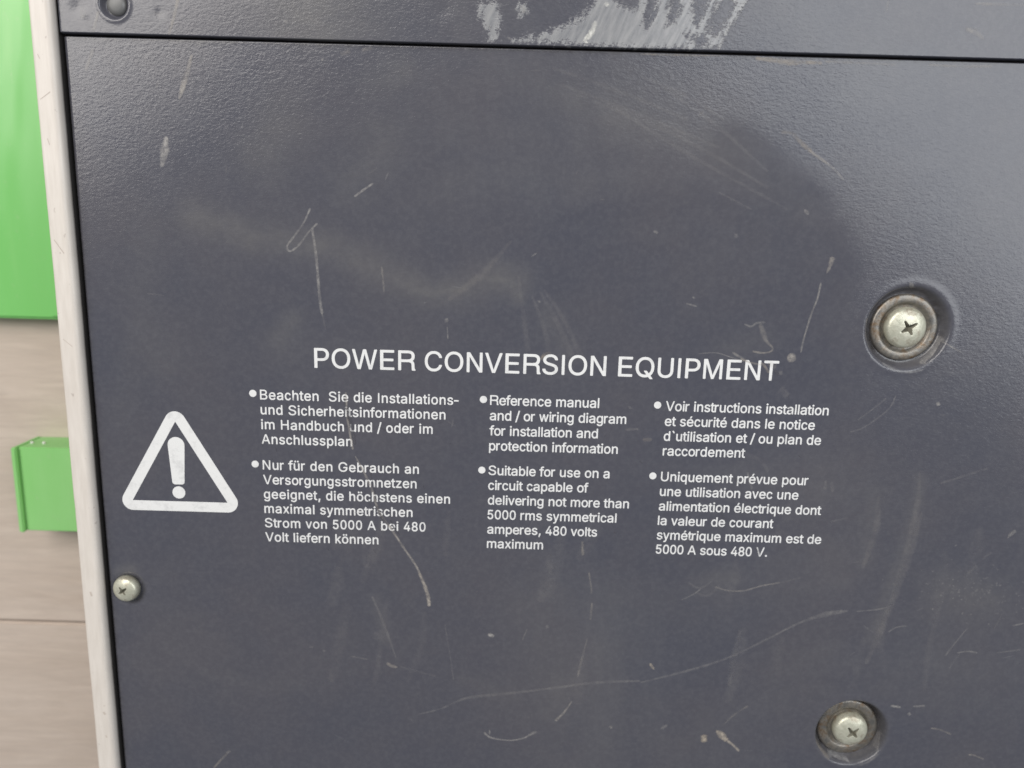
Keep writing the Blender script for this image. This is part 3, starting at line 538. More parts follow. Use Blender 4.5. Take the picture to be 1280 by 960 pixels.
PARAGRAPHS = [
    {'bullet': (-65.0, -4.27), 'lines': [('Beachten  Sie die Installations-', -63.22, -5.75, 49.95), ('und Sicherheitsinformationen', -63.22, -9.6, 46.69), ('im Handbuch und / oder im', -63.22, -13.45, 43.48), ('Anschlussplan', -63.22, -17.31, 23.02)]},
    {'bullet': (-65.13, -22.79), 'lines': [('Nur für den Gebrauch an', -63.22, -24.16, 40.01), ('Versorgungsstromnetzen', -63.22, -28.08, 39.44), ('geeignet, die höchstens einen', -63.22, -31.99, 48.08), ('maximal symmetrischen', -63.22, -35.91, 38.41), ('Strom von 5000 A bei 480', -63.22, -39.83, 41.8), ('Volt liefern können', -63.22, -43.75, 29.51)]},
    {'bullet': (-7.06, -4.16), 'lines': [('Reference manual', -5.38, -5.48, 27.42), ('and / or wiring diagram', -5.38, -9.43, 34.45), ('for installation and', -5.38, -13.39, 27.48), ('protection information', -5.38, -17.34, 32.74)]},
    {'bullet': (-7.1, -22.69), 'lines': [('Suitable for use on a', -5.38, -23.91, 31.01), ('circuit capable of', -5.38, -27.91, 25.74), ('delivering not more than', -5.38, -31.9, 36.43), ('5000 rms symmetrical', -5.38, -35.9, 33.43), ('amperes, 480 volts', -5.38, -39.9, 28.62), ('maximum', -5.38, -43.89, 14.69)]},
    {'bullet': (36.7, -4.34), 'lines': [('Voir instructions installation', 38.79, -5.74, 40.96), ('et sécurité dans le notice', 38.79, -9.63, 37.89), ('d`utilisation et / ou plan de', 38.79, -13.53, 39.86), ('raccordement', 38.79, -17.42, 20.98)]},
    {'bullet': (36.7, -22.96), 'lines': [('Uniquement prévue pour', 38.79, -24.27, 37.75), ('une utilisation avec une', 38.79, -28.24, 35.63), ('alimentation électrique dont', 38.79, -32.22, 41.91), ('la valeur de courant', 38.79, -36.19, 29.95), ('symétrique maximum est de', 38.79, -40.17, 42.78), ('5000 A sous 480 V.', 38.79, -44.14, 29.1)]}]
SCRATCHES_AND_GLINT = [
    ([(-49.37,41.56),(-50.99,38.15),(-53.39,34.87),(-55.21,32.36),(-54.47,31.23),(-52.29,32.82),(-49.89,35.91),(-47.73,38.05)],(0.48,),0.4,0.3),
    ([(-49.1,36.88),(-48.44,32.16),(-48.0,26.43),(-47.57,19.64),(-47.06,16.12)],(0.68,),0.6,0.3),
    ([(-47.24,16.7),(-46.71,14.35),(-46.35,12.38)],(0.4,),0.2,0.3),
    ([(-41.67,-3.25),(-41.36,-9.44),(-40.63,-14.65),(-40.07,-18.22)],(0.6,),0.5,0.5),
    ([(-39.49,-19.9),(-37.09,-24.53),(-35.08,-29.44),(-33.47,-34.84),(-30.17,-39.59)],(0.3,0.68,0.6,0.5),0.5,0.5),
    ([(-30.99,-38.29),(-27.05,-44.61),(-23.89,-49.46),(-22.62,-52.6)],(0.6,),0.55,0.5),
    ([(-23.04,-51.47),(-21.76,-54.62),(-20.69,-58.02),(-20.35,-61.01)],(0.6,0.92,1.0,1.0),0.85,0.6),
    ([(76.48,33.53),(75.97,31.23),(75.39,29.48)],(1.2,0.9,0.3),0.65,0.6),
    ([(74.26,27.33),(73.88,23.64),(72.89,20.09),(71.98,15.73),(71.37,12.13),(71.2,9.93)],(0.48,),0.38,0.4),
    ([(67.93,9.03),(68.95,8.66),(70.18,8.29)],(1.8,2.4,1.6),0.85,0.5),
    ([(56.55,16.68),(58.37,16.13),(59.47,16.96),(60.63,17.19),(61.8,17.22)],(0.5,),0.35,0.3),
    ([(60.45,16.98),(61.22,15.03),(62.43,12.68),(63.74,11.32)],(0.8,1.2,1.0,0.4),0.28,0.5),
    ([(59.12,9.99),(61.53,9.65),(63.48,9.91),(64.2,10.73),(63.29,11.9)],(0.5,),0.35,0.6),
    ([(54.2,9.65),(56.5,8.31),(58.37,7.35)],(0.6,),0.35,0.4),
    ([(45.93,9.01),(50.26,9.33),(53.71,8.43),(57.38,7.32)],(0.3,),0.25,0.3),
    ([(63.32,7.49),(65.45,5.94)],(1.4,),0.16,0.5),
    ([(66.32,5.16),(67.2,4.37)],(1.0,),0.25,0.3),
    ([(-98.38,76.11),(-99.51,73.66),(-100.64,71.2)],(0.72,),0.6,0.3),
    ([(-75.78,75.33),(-77.11,71.47),(-78.22,68.29),(-79.32,65.45)],(0.5,1.2,1.2,0.5),0.55,0.5),
    ([(-82.83,57.15),(-83.41,53.88),(-84.41,50.03)],(0.6,2.2,0.6),0.95,0.3),
    ([(-78.0,87.54),(-79.36,83.12),(-80.69,79.33)],(0.8,0.8,0.6),0.5,0.5),
    ([(-96.45,84.03),(-97.41,81.28),(-98.13,79.21)],(0.68,),0.5,0.3),
    ([(-100.42,84.6),(-99.97,83.42),(-100.44,82.22)],(1.2,1.6,0.8),0.6,0.2),
    ([(-84.03,84.35),(-82.97,83.7),(-81.87,83.9)],(0.6,1.0,0.6),0.28,0.3),
    ([(-83.92,69.2),(-84.39,67.78)],(0.5,),0.25,0.3),
    ([(-74.54,77.78),(-73.47,77.29)],(0.8,),0.4,0.3),
    ([(-34.2,47.72),(-36.49,46.18),(-38.8,44.45)],(0.52,),0.45,0.3),
    ([(-16.96,15.78),(-16.17,15.21)],(1.3,),0.75,0.3),
    ([(-16.35,14.02),(-16.12,10.85)],(0.36,),0.3,0.3),
    ([(-32.43,28.21),(-32.06,24.94),(-31.88,21.84)],(0.48,),0.22,0.5),
    ([(-45.93,75.25),(-45.58,74.74)],(0.7,),0.6,0.3),
    ([(-41.68,76.23),(-39.27,76.98)],(1.0,),0.16,0.6),
    ([(-36.7,77.22),(-34.12,77.81)],(0.8,),0.2,0.6),
    ([(-5.02,-98.15),(-3.44,-99.6),(-0.55,-100.25),(2.77,-100.4),(6.06,-99.54),(8.0,-98.24)],(0.6,0.6,0.36,0.3,0.5,0.6),0.5,0.3),
    ([(7.14,-98.76),(9.52,-97.44)],(0.8,),0.5,0.3),
    ([(-3.49,-97.36),(-3.46,-98.85)],(0.5,),0.35,0.3),
    ([(14.46,-94.07),(16.77,-91.29),(18.81,-87.8)],(0.8,0.6,0.3),0.5,0.5),
    ([(21.59,-49.9),(22.44,-54.42),(22.62,-56.01)],(0.48,),0.3,0.6),
    ([(22.85,-58.53),(22.67,-63.63)],(0.6,),0.26,0.6),
    ([(22.07,-69.03),(20.86,-75.45),(20.01,-80.5)],(0.3,0.7,0.6),0.26,0.5),
    ([(-23.35,-93.29),(-17.22,-91.38),(-12.86,-89.04),(-8.51,-87.44),(2.37,-85.89),(13.2,-84.09),(25.08,-82.03),(36.98,-81.18)],(0.4,0.5,0.6,0.9,0.8,0.6,0.9,0.5),0.17,0.3),
    ([(37.01,-81.66),(49.74,-77.66),(60.22,-73.52),(70.42,-67.54)],(0.4,0.7,0.6,0.64),0.19,0.3),
    ([(69.42,-68.27),(75.46,-64.34),(79.5,-62.12),(84.61,-60.11),(90.83,-58.76)],(0.6,0.6,0.6,1.6,0.6),0.24,0.3),
    ([(92.98,-58.93),(99.24,-58.04),(102.87,-56.55)],(0.48,),0.2,0.3),
    ([(-4.54,-68.67),(-2.82,-69.09)],(1.2,),0.85,0.3),
    ([(10.8,-65.86),(11.66,-66.07)],(0.9,),0.5,0.3),
    ([(39.24,-75.83),(39.95,-76.77),(40.66,-77.7)],(1.0,0.9,0.3),0.75,0.8),
    ([(29.26,-95.33),(30.37,-95.54)],(0.9,),0.5,0.4),
    ([(43.58,-95.62),(45.26,-94.33)],(0.6,1.0),0.35,0.3),
    ([(55.58,-96.98),(55.77,-99.46)],(1.6,),0.8,0.9),
    ([(58.78,-95.64),(60.44,-97.07),(62.12,-98.76)],(0.8,1.8,1.2),0.85,0.8),
    ([(61.88,-98.52),(63.77,-99.96),(65.71,-101.9)],(0.8,0.6,0.8),0.7,0.7),
    ([(60.61,-93.85),(63.4,-90.56),(66.88,-87.76)],(0.3,0.6,0.6),0.22,0.6),
    ([(-31.83,-77.8),(-30.54,-78.72),(-28.81,-79.14)],(0.8,1.0,0.7),0.55,0.6),
    ([(-52.51,-73.93),(-51.42,-73.66)],(0.7,),0.35,0.3),
    ([(-49.08,-74.77),(-48.22,-74.98)],(0.8,),0.3,0.3),
    ([(-35.55,-58.47),(-32.83,-65.33),(-30.3,-73.0),(-29.23,-76.29)],(0.4,0.8,0.6,0.4),0.16,0.3),
    ([(-34.14,-68.88),(-34.59,-71.25)],(2.4,),0.05,0.3),
    ([(-16.15,-65.99),(-14.54,-75.84),(-13.6,-82.51)],(0.36,),0.13,0.3),
    ([(-41.55,-76.2),(-36.8,-77.0)],(0.48,),0.14,0.3),
    ([(-28.16,-78.88),(-18.39,-81.46)],(0.6,),0.1,0.3),
    ([(46.32,-57.13),(49.38,-55.43),(51.36,-53.77)],(0.44,),0.28,0.3),
    ([(54.89,-52.98),(58.57,-54.0),(62.79,-53.88),(67.3,-52.37),(72.05,-51.32)],(0.46,),0.38,0.5),
    ([(47.86,-52.05),(51.14,-53.55),(54.13,-51.41)],(0.6,),0.1,0.3),
    ([(49.75,-54.73),(53.41,-55.53),(56.31,-52.25)],(0.8,),0.07,0.3),
    ([(72.05,-51.32),(77.16,-49.8)],(0.6,),0.08,0.3),
    ([(128.9,-100.88),(130.7,-101.08),(133.53,-102.24)],(0.52,),0.36,0.6),
    ([(117.42,-93.04),(120.11,-93.45),(123.39,-94.83)],(0.52,),0.3,0.6),
    ([(105.62,-86.54),(108.5,-86.94)],(0.7,),0.45,0.3),
    ([(111.73,-86.59),(114.96,-86.24)],(0.64,),0.4,0.3),
    ([(110.5,-88.83),(111.61,-88.92)],(1.0,),0.6,0.3),
    ([(118.3,-71.24),(120.69,-66.93),(123.09,-62.88)],(0.5,0.5,0.3),0.2,0.3),
    ([(121.37,-70.2),(124.3,-69.64),(126.93,-70.03)],(0.48,),0.28,0.3),
    ([(102.2,-64.68),(104.15,-63.23),(107.07,-62.67)],(0.44,),0.22,0.3),
    ([(119.91,-75.0),(120.71,-73.07),(122.26,-70.41)],(0.4,),0.12,0.3),
    ([(134.86,-61.82),(137.93,-61.02)],(0.48,),0.25,0.3),
    ([(131.85,-69.88),(138.11,-68.74)],(0.44,),0.15,0.3),
    ([(61.15,61.92),(63.8,61.63),(65.85,59.89),(68.72,57.63)],(0.8,0.8,1.0,1.0),0.3,0.9),
    ([(68.3,57.98),(70.33,56.59),(72.74,55.2)],(0.7,),0.45,0.5),
    ([(72.14,55.55),(74.81,53.62),(76.94,51.48)],(0.5,),0.35,0.3),
    ([(105.91,13.71),(108.27,12.38),(111.03,11.06)],(0.4,),0.42,0.3),
    ([(95.59,27.73),(96.44,27.18),(97.12,26.42)],(1.0,0.8,0.4),0.62,0.4),
    ([(68.4,44.42),(69.66,43.34)],(0.8,),0.55,0.3),
    ([(47.7,47.93),(56.03,44.08)],(0.4,),0.1,0.3),
    ([(-80.31,-111.86),(-78.17,-109.26),(-75.82,-106.66)],(0.6,),0.32,0.6),
    ([(-76.51,-107.18),(-75.35,-106.14)],(1.0,),0.4,0.3),
    ([(19.5,-41.21),(19.8,-45.44)],(0.6,0.68),0.34,0.6),
    ([(106.3,-1.86),(107.36,-2.24)],(1.0,),0.5,0.3),
    ([(129.82,-36.57),(131.64,-34.97)],(1.0,),0.35,0.3),
    ([(129.71,-37.24),(131.19,-34.76)],(0.5,),0.25,0.3),
    ([(124.14,-42.97),(126.36,-41.12)],(0.6,),0.2,0.3),
    ([(120.28,-48.04),(123.15,-44.8)],(0.8,),0.14,0.3),
    ([(85.59,-9.93),(89.06,-8.57),(94.52,-3.85),(96.05,-0.1)],(0.4,),0.16,0.3),
    ([(87.23,-6.75),(91.97,-2.68),(93.74,-0.78)],(0.4,),0.18,0.3),
    ([(66.94,0.9),(69.16,-1.29)],(1.8,),0.12,0.3),
    ([(80.93,-22.77),(81.01,-25.35)],(0.8,),0.16,0.3),
    ([(82.41,-23.16),(83.13,-25.94)],(0.8,),0.14,0.3),
    ([(110.23,-22.77),(114.12,-21.37),(121.85,-18.36)],(0.6,),0.12,0.3),
    ([(83.2,-34.0),(87.83,-32.76)],(0.6,),0.1,0.3),
    ([(41.85,21.37),(44.65,20.67)],(0.44,),0.35,0.3),
    ([(43.3,22.97),(44.11,22.61)],(0.6,),0.35,0.3),
    ([(29.3,-4.91),(30.34,-5.5)],(0.6,),0.35,0.3),
    ([(33.45,-13.54),(35.87,-13.26)],(1.0,),0.22,0.8),
    ([(28.84,-10.95),(32.26,-10.64)],(0.6,),0.18,0.3),
    ([(58.42,-15.98),(63.69,-17.94),(66.02,-21.07)],(1.0,),0.08,0.3),
    ([(32.74,38.38),(34.1,38.05)],(0.6,),0.3,0.3),
    ([(52.33,38.36),(53.17,37.44)],(1.0,),0.2,0.3),
    ([(3.77,31.51),(5.1,32.5)],(0.4,),0.35,0.3),
    ([(5.68,20.94),(6.48,20.57)],(0.6,),0.3,0.3),
    ([(7.17,74.58),(21.6,70.34),(39.3,64.01)],(0.6,1.0,0.6),0.085,0.3),
    ([(9.15,71.14),(28.05,64.77),(47.26,57.95)],(0.6,1.0,0.6),0.085,0.3),
    ([(12.95,68.97),(37.32,60.29),(59.37,49.17)],(0.6,1.0,0.6),0.085,0.3),
    ([(20.47,67.05),(40.74,55.97),(64.6,44.32)],(0.6,1.0,0.6),0.085,0.3),
    ([(33.23,70.91),(45.91,63.03),(59.02,52.83)],(0.6,1.0,0.6),0.085,0.3),
    ([(27.53,73.38),(39.02,69.05),(47.68,64.23)],(0.6,1.0,0.6),0.085,0.3),
    ([(6.2,23.1),(10.36,16.36),(14.68,7.51)],(0.6,1.2,1.6),0.07,0.3),
    ([(4.28,22.07),(7.49,14.3),(9.36,6.36)],(0.6,1.2,1.6),0.07,0.3),
    ([(7.15,23.71),(12.96,15.44),(17.3,6.58)],(0.6,1.2,1.6),0.07,0.3),
    ([(0.82,26.82),(2.51,16.14),(3.74,8.21)],(0.6,1.2,1.6),0.07,0.3),
    ([(104.72,-19.93),(105.02,-32.91),(102.29,-51.99)],(0.6,1.8,1.0),0.09,0.5),
    ([(106.58,-30.67),(105.16,-41.75),(101.62,-60.05)],(0.6,1.8,1.0),0.09,0.5),
    ([(94.94,-26.67),(95.39,-35.39),(93.2,-46.6)],(0.6,1.8,1.0),0.09,0.5),
    ([(102.29,-51.99),(100.07,-64.75),(97.37,-74.27)],(0.6,1.8,1.0),0.09,0.5),
    ([(-0.97,35.38),(-8.51,26.56),(-16.23,20.52)],(0.6,1.8,1.0),0.09,0.5),
    ([(45.58,78.36),(49.28,78.11),(54.81,77.91)],(0.4,0.7,0.6),0.35,0.9),
    ([(53.71,77.89),(57.59,77.64),(61.31,77.22),(65.89,77.34),(69.21,77.26)],(0.8,1.0,1.2,0.8,0.6),0.6,0.85),
    ([(69.54,77.61),(78.74,77.51),(86.11,77.36)],(0.5,),0.25,0.6),
    ([(93.44,77.55),(100.81,77.4),(108.13,77.6)],(0.5,),0.22,0.6),
    ([(27.23,78.22),(36.42,78.12),(45.58,78.36)],(0.5,),0.22,0.8),
    ([(-59.08,78.35),(-42.56,78.27),(-16.85,78.09)],(0.4,),0.16,0.9),
    ([(102.14,90.72),(106.12,90.74),(113.37,90.68)],(0.4,0.6,0.6),0.32,0.4),  # highlight of the strip's bent edge, painted on as a pale line
    ([(100.73,85.46),(103.22,84.67),(105.24,83.36)],(0.8,1.0,0.6),0.4,0.3),
    ([(82.54,91.05),(82.34,88.36)],(0.4,),0.2,0.3),
    ([(102.6,85.17),(103.64,85.53)],(0.6,),0.2,0.3),
    ([(-54.35,82.92),(-53.44,82.77)],(0.8,),0.35,0.3),
    ([(-16.94,86.78),(-16.76,86.61)],(0.8,),0.3,0.3),
    ([(-0.6,87.54),(0.51,86.9),(-0.18,85.86)],(1.0,),0.35,0.3),
    ([(-3.33,80.85),(-2.21,80.36)],(0.6,),0.3,0.3),
    ([(16.61,84.95),(16.17,82.9),(14.8,80.81)],(0.8,1.4,0.8),0.95,-1),
    ([(15.29,82.19),(14.44,80.63),(15.2,80.14)],(0.6,0.8,0.6),0.95,-1),
    ([(19.14,88.9),(19.01,87.88)],(1.2,),0.9,-1),
    ([(-7.78,83.8),(-7.01,81.95)],(0.4,),0.2,0.3),
    ([(106.03,14.93),(105.59,12.74),(104.62,10.77),(103.17,9.15),(101.32,7.97)],(0.8,1.8,1.4,0.6),0.5,0.25),
    ([(101.97,6.62),(99.47,5.95),(96.81,5.96),(94.17,6.64),(91.72,7.95)],(0.4,0.8,0.6),0.35,0.1),
    ([(86.47,19.19),(86.49,16.24),(87.35,13.31),(89.01,10.67)],(0.4,0.8,0.4),0.25,0.8),
    ([(96.9,-104.67),(94.83,-104.54),(92.8,-103.88),(90.91,-102.73)],(0.6,1.8,0.8),0.55,0.05),
    ([(104.98,-96.15),(104.58,-99.16),(103.39,-101.82),(101.52,-103.91),(99.13,-105.24)],(1.0,1.6,1.2,1.0,0.8),0.3,0.3),
    ([(86.63,-97.76),(87.69,-100.05),(89.17,-102.05),(91.0,-103.66)],(0.6,1.2,0.6),0.35,0.7),
    ([(101.53,-88.05),(100.05,-86.67),(98.39,-85.63),(96.62,-84.97)],(0.4,0.6,0.4),0.3,0.6),
    ([(-42.09,-4.7),(-41.55,-8.41),(-40.98,-10.89)],(0.48,),0.6,2),
    ([(-41.22,-6.95),(-40.57,-10.46),(-40.01,-13.79)],(0.4,0.8,0.8),0.8,2),
    ([(-40.01,-13.79),(-39.45,-16.93)],(0.6,0.8,0.6),0.85,2),
    ([(-35.64,-24.06),(-34.66,-28.77),(-34.07,-31.8)],(0.44,),0.6,2),
    ([(-34.08,-33.11),(-32.86,-36.36),(-31.82,-37.43)],(0.4,0.8,0.4),0.7,2),
    ([(-30.57,-36.95),(-29.33,-39.56),(-28.09,-41.08)],(0.44,),0.7,2),
    ([(-36.74,-30.57),(-35.73,-33.16)],(0.4,),0.5,2),
    ([(6.98,6.29),(7.92,7.72),(9.49,8.17)],(1.0,),0.45,0.9),
    ([(61.34,7.44),(62.64,6.26),(63.78,4.68)],(0.6,),0.5,0.8),
    ([(56.31,8.1),(58.78,7.16),(61.81,6.64)],(0.44,),0.6,0.6),
    ([(65.09,5.53),(66.24,3.94)],(0.8,),0.55,2),
    ([(-33.3,-12.13),(-31.48,-12.91)],(0.48,),0.5,2),
    ([(-23.99,-8.52),(-22.78,-9.32)],(0.6,),0.4,2),
    ([(57.56,-22.6),(59.42,-25.13)],(0.8,),0.35,2),
    ([(60.72,-21.23),(62.37,-25.9)],(0.6,),0.4,0.2),
    ([(54.52,-30.48),(55.88,-34.37)],(0.8,),0.35,2),
    ([(69.34,-3.13),(70.65,-6.19)],(0.6,),0.4,2),
    ([(64.84,-41.63),(66.36,-44.49)],(0.6,),0.35,2),
    ([(46.93,-39.5),(48.34,-41.68)],(0.6,),0.35,2),
    ([(-30.64,50.3),(-31.07,49.37),(-31.41,48.43)],(0.24,0.44,0.24),0.15006744694574126,0.1502887265849632),
    ([(-85.82,4.3),(-85.45,4.29),(-85.28,4.27)],(0.24,0.34,0.24),0.0745562861067716,0.4392032556839125),
    ([(116.61,-18.34),(116.33,-18.68),(115.92,-19.02)],(0.24,0.38,0.24),0.06586805916931814,0.08245456665485784),
    ([(-35.04,-69.13),(-34.85,-69.22),(-34.59,-69.3)],(0.24,0.34,0.24),0.1283321842320769,0.39505780519337064),
    ([(38.03,-5.98),(38.52,-5.34),(38.9,-4.7)],(0.24,0.39,0.24),0.07732692433433043,0.12583672470820023),
    ([(68.18,63.75),(68.38,63.73),(68.83,63.72)],(0.24,0.38,0.24),0.15781923322418404,0.08264604477847348),
    ([(-7.98,-56.47),(-7.67,-56.3),(-7.67,-56.14)],(0.24,0.34,0.24),0.11138833279187121,0.5523659200432484),
    ([(81.3,22.44),(81.58,22.62),(82.0,22.81)],(0.24,0.49,0.24),0.1539149204618731,0.3318688361937511),
    ([(42.93,66.33),(42.18,65.47),(41.59,64.62)],(0.24,0.41,0.24),0.1288290573838134,0.6209282045666642),
    ([(-25.43,-94.75),(-25.0,-95.02),(-24.63,-95.29)],(0.24,0.47,0.24),0.06422742442205527,0.17333038358783998),
    ([(-14.39,-79.84),(-14.16,-79.76),(-14.06,-79.69)],(0.24,0.35,0.24),0.09735738161979833,0.3851536869622375),
    ([(66.89,-101.68),(68.15,-101.55),(69.46,-101.42)],(0.24,0.36,0.24),0.07551525535014894,0.16333525857660278),
    ([(7.33,-23.78),(7.31,-24.06),(7.05,-24.35)],(0.24,0.44,0.24),0.08504728492230752,0.0878440587471839),
    ([(105.01,-92.68),(103.91,-92.76),(102.63,-92.85)],(0.24,0.48,0.24),0.14619645025479244,0.5585111848375962),
    ([(-15.09,9.65),(-15.18,9.54),(-15.35,9.43)],(0.24,0.52,0.24),0.09846895551572256,0.07694981350032652),
    ([(29.66,59.54),(30.37,59.07),(30.95,58.59)],(0.24,0.33,0.24),0.14617656151112016,0.4298482914519351),
    ([(-70.0,32.86),(-69.63,33.05),(-69.27,33.24)],(0.24,0.42,0.24),0.15756053001626463,0.33627657323095395),
    ([(-33.27,51.29),(-34.15,50.57),(-35.47,49.83)],(0.24,0.35,0.24),0.0525405293149773,0.6656899010122914),
    ([(14.22,52.19),(13.9,51.49),(13.77,50.8)],(0.24,0.45,0.24),0.06001116086975966,0.5918133160679089),
    ([(17.95,-86.52),(17.93,-87.05),(18.0,-87.57)],(0.24,0.39,0.24),0.07453458404135037,0.5680578727415164),
    ([(133.7,-71.37),(135.19,-70.93),(136.88,-70.48)],(0.24,0.42,0.24),0.0891118797690454,0.020286105518955776),
    ([(-97.43,27.61),(-97.73,27.41),(-97.9,27.22)],(0.24,0.48,0.24),0.1295440757176592,0.24466376355663266),
    ([(110.14,65.08),(110.36,65.11),(110.45,65.13)],(0.24,0.44,0.24),0.14903391716725256,0.5883048690955028),
    ([(6.42,-35.81),(5.8,-37.41),(5.29,-39.02)],(0.24,0.4,0.24),0.1282642281987924,0.13952358241843368),
    ([(99.38,6.84),(98.67,5.92),(98.56,5.01)],(0.24,0.4,0.24),0.09415254996544717,0.662757904525425),
    ([(57.57,49.66),(57.48,49.49),(57.53,49.33)],(0.24,0.45,0.24),0.11727306709376091,0.41710917939405256),
    ([(7.01,-93.05),(7.23,-93.17),(7.41,-93.29)],(0.24,0.51,0.24),0.12146421366412137,0.3686067329693388),
    ([(109.62,7.15),(108.83,5.61),(108.01,4.06)],(0.24,0.42,0.24),0.13400477628788418,0.22819251553382983),
    ([(23.77,-71.0),(23.76,-71.12),(23.52,-71.25)],(0.24,0.44,0.24),0.1494726451996244,0.2944397894963456),
    ([(107.64,-4.9),(108.4,-4.87),(109.18,-4.84)],(0.24,0.48,0.24),0.11694101028466651,0.5432272759036668),
    ([(-68.88,50.73),(-69.07,49.82),(-69.19,48.92)],(0.24,0.42,0.24),0.11109860623682716,0.5489907327558328),
    ([(-82.64,-21.09),(-82.33,-21.01),(-82.06,-20.93)],(0.24,0.41,0.24),0.0530652334064189,0.625808454593581),
    ([(-89.96,20.08),(-87.82,19.89),(-85.64,19.69)],(0.24,0.41,0.24),0.1086613981337088,0.3346254226224593),
    ([(118.49,-41.31),(120.3,-41.5),(122.36,-41.68)],(0.24,0.36,0.24),0.09922810439083568,0.2916459395374012),
    ([(-15.26,23.8),(-14.08,23.68),(-13.05,23.56)],(0.24,0.48,0.24),0.14867290761666435,0.10811263663808447),
    ([(63.38,-35.5),(63.27,-35.68),(63.19,-35.86)],(0.24,0.51,0.24),0.0938082562188999,0.3410825424936161),
    ([(134.28,-67.23),(134.5,-67.23),(134.72,-67.24)],(0.24,0.4,0.24),0.08922762725530425,0.06453581829000699),
    ([(-21.22,19.92),(-21.77,19.72),(-22.35,19.51)],(0.24,0.44,0.24),0.10634885129098012,0.04500355481352631),
    ([(131.71,-58.42),(130.98,-60.7),(130.15,-63.0)],(0.24,0.5,0.24),0.06997065305522882,0.5290435835025377),
    ([(92.57,-72.02),(93.59,-71.2),(94.42,-70.4)],(0.24,0.42,0.24),0.10440732476894497,0.22893395247029916),
    ([(-42.31,-66.01),(-42.37,-66.26),(-42.47,-66.51)],(0.24,0.34,0.24),0.0786607073933756,0.4257241956841949),
    ([(-53.5,31.31),(-53.41,31.14),(-53.56,30.96)],(0.24,0.51,0.24),0.07946457213451996,0.09045735992673021),
    ([(14.58,37.46),(14.59,37.31),(14.46,37.15)],(0.24,0.51,0.24),0.11915382067524338,0.3717600876960812),
    ([(-58.25,0.26),(-57.15,0.72),(-56.1,1.18)],(0.24,0.37,0.24),0.05168807292005217,0.5131562684026195),
    ([(19.55,45.52),(20.3,45.44),(20.78,45.36)],(0.24,0.41,0.24),0.1044501730803377,0.5842297533311559),
    ([(-14.7,-9.35),(-14.69,-10.57),(-15.07,-11.81)],(0.24,0.46,0.24),0.11995746437735162,0.2832883960947889),
    ([(-25.44,65.46),(-25.6,65.29),(-25.43,65.13)],(0.24,0.41,0.24),0.05609411961803835,0.46565937615102737),
    ([(-17.56,-9.3),(-15.48,-10.37),(-13.61,-11.45)],(0.24,0.41,0.24),0.06732862338121262,0.3120772257636182),
    ([(-46.9,-99.96),(-44.7,-101.15),(-42.55,-102.35)],(0.24,0.5,0.24),0.07396524428743295,0.12807052136025007),
    ([(-28.09,60.85),(-28.23,60.72),(-28.63,60.59)],(0.24,0.32,0.24),0.07905855543818228,0.06282737851668593),
    ([(-14.24,67.71),(-14.15,67.76),(-13.98,67.82)],(0.24,0.51,0.24),0.14385722490071856,0.10867649883240879),
    ([(108.96,-58.25),(109.66,-57.81),(110.66,-57.36)],(0.24,0.38,0.24),0.11805778869058295,0.1013265485365066),
    ([(90.7,-45.21),(91.18,-45.0),(92.13,-44.77)],(0.24,0.35,0.24),0.10761330129813691,0.3530597358788225),
    ([(95.25,-62.81),(96.63,-63.88),(98.39,-64.94)],(0.24,0.51,0.24),0.12071787793407945,0.05956419201055439),
    ([(-98.97,-35.93),(-96.84,-35.78),(-94.43,-35.63)],(0.24,0.45,0.24),0.11888491048260645,0.47646492325657436),
    ([(4.9,74.02),(3.37,73.91),(2.05,73.8)],(0.24,0.34,0.24),0.10785891664971067,0.522009536741315),
    ([(6.04,-66.47),(5.28,-68.35),(4.69,-70.23)],(0.24,0.47,0.24),0.15733086035130475,0.34576414519452947),
    ([(-17.21,-4.46),(-17.39,-5.68),(-17.34,-6.9)],(0.24,0.34,0.24),0.06621675801645982,0.17775819715912672),
    ([(63.73,27.94),(63.79,27.11),(63.82,26.28)],(0.24,0.51,0.24),0.060947097883674264,0.15238542238619443),
    ([(9.24,-46.47),(9.58,-46.35),(9.89,-46.22)],(0.24,0.5,0.24),0.07191750328454534,0.6846880157299189),
    ([(69.05,-0.78),(69.36,-1.58),(69.45,-2.38)],(0.2,0.3,0.2),0.3129511659962418,2),
    ([(71.19,-8.79),(71.12,-9.18),(71.09,-9.58)],(0.2,0.37,0.2),0.5358221009959734,2),
    ([(-45.96,-38.66),(-46.0,-39.58),(-46.0,-40.51)],(0.2,0.46,0.2),0.3958421969281447,2),
    ([(-60.64,-3.94),(-60.7,-4.53),(-60.63,-5.11)],(0.2,0.31,0.2),0.2922121660773036,2),
    ([(-14.98,-15.76),(-15.24,-15.93),(-15.5,-16.1)],(0.2,0.27,0.2),0.527919657965916,2),
    ([(39.91,-39.73),(40.08,-40.18),(40.65,-40.62)],(0.2,0.33,0.2),0.5496377517356841,2),
    ([(20.47,-16.63),(20.65,-17.11),(20.75,-17.58)],(0.2,0.44,0.2),0.33568695702023094,2),
    ([(69.93,-10.46),(70.4,-10.91),(70.85,-11.36)],(0.2,0.29,0.2),0.362004785504511,2),
    ([(75.7,-37.89),(75.39,-38.34),(74.65,-38.8)],(0.2,0.37,0.2),0.46587177458534446,2),
    ([(-58.13,-35.12),(-58.15,-35.93),(-57.91,-36.74)],(0.2,0.39,0.2),0.3358624960904757,2),
    ([(-58.48,-43.82),(-57.98,-44.05),(-57.37,-44.28)],(0.2,0.42,0.2),0.5428888529229563,2),
    ([(-27.09,-30.83),(-26.63,-31.37),(-26.31,-31.92)],(0.2,0.33,0.2),0.30019974032760793,2),
    ([(-41.25,-11.94),(-41.78,-12.16),(-42.4,-12.38)],(0.2,0.48,0.2),0.3849881330745437,2),
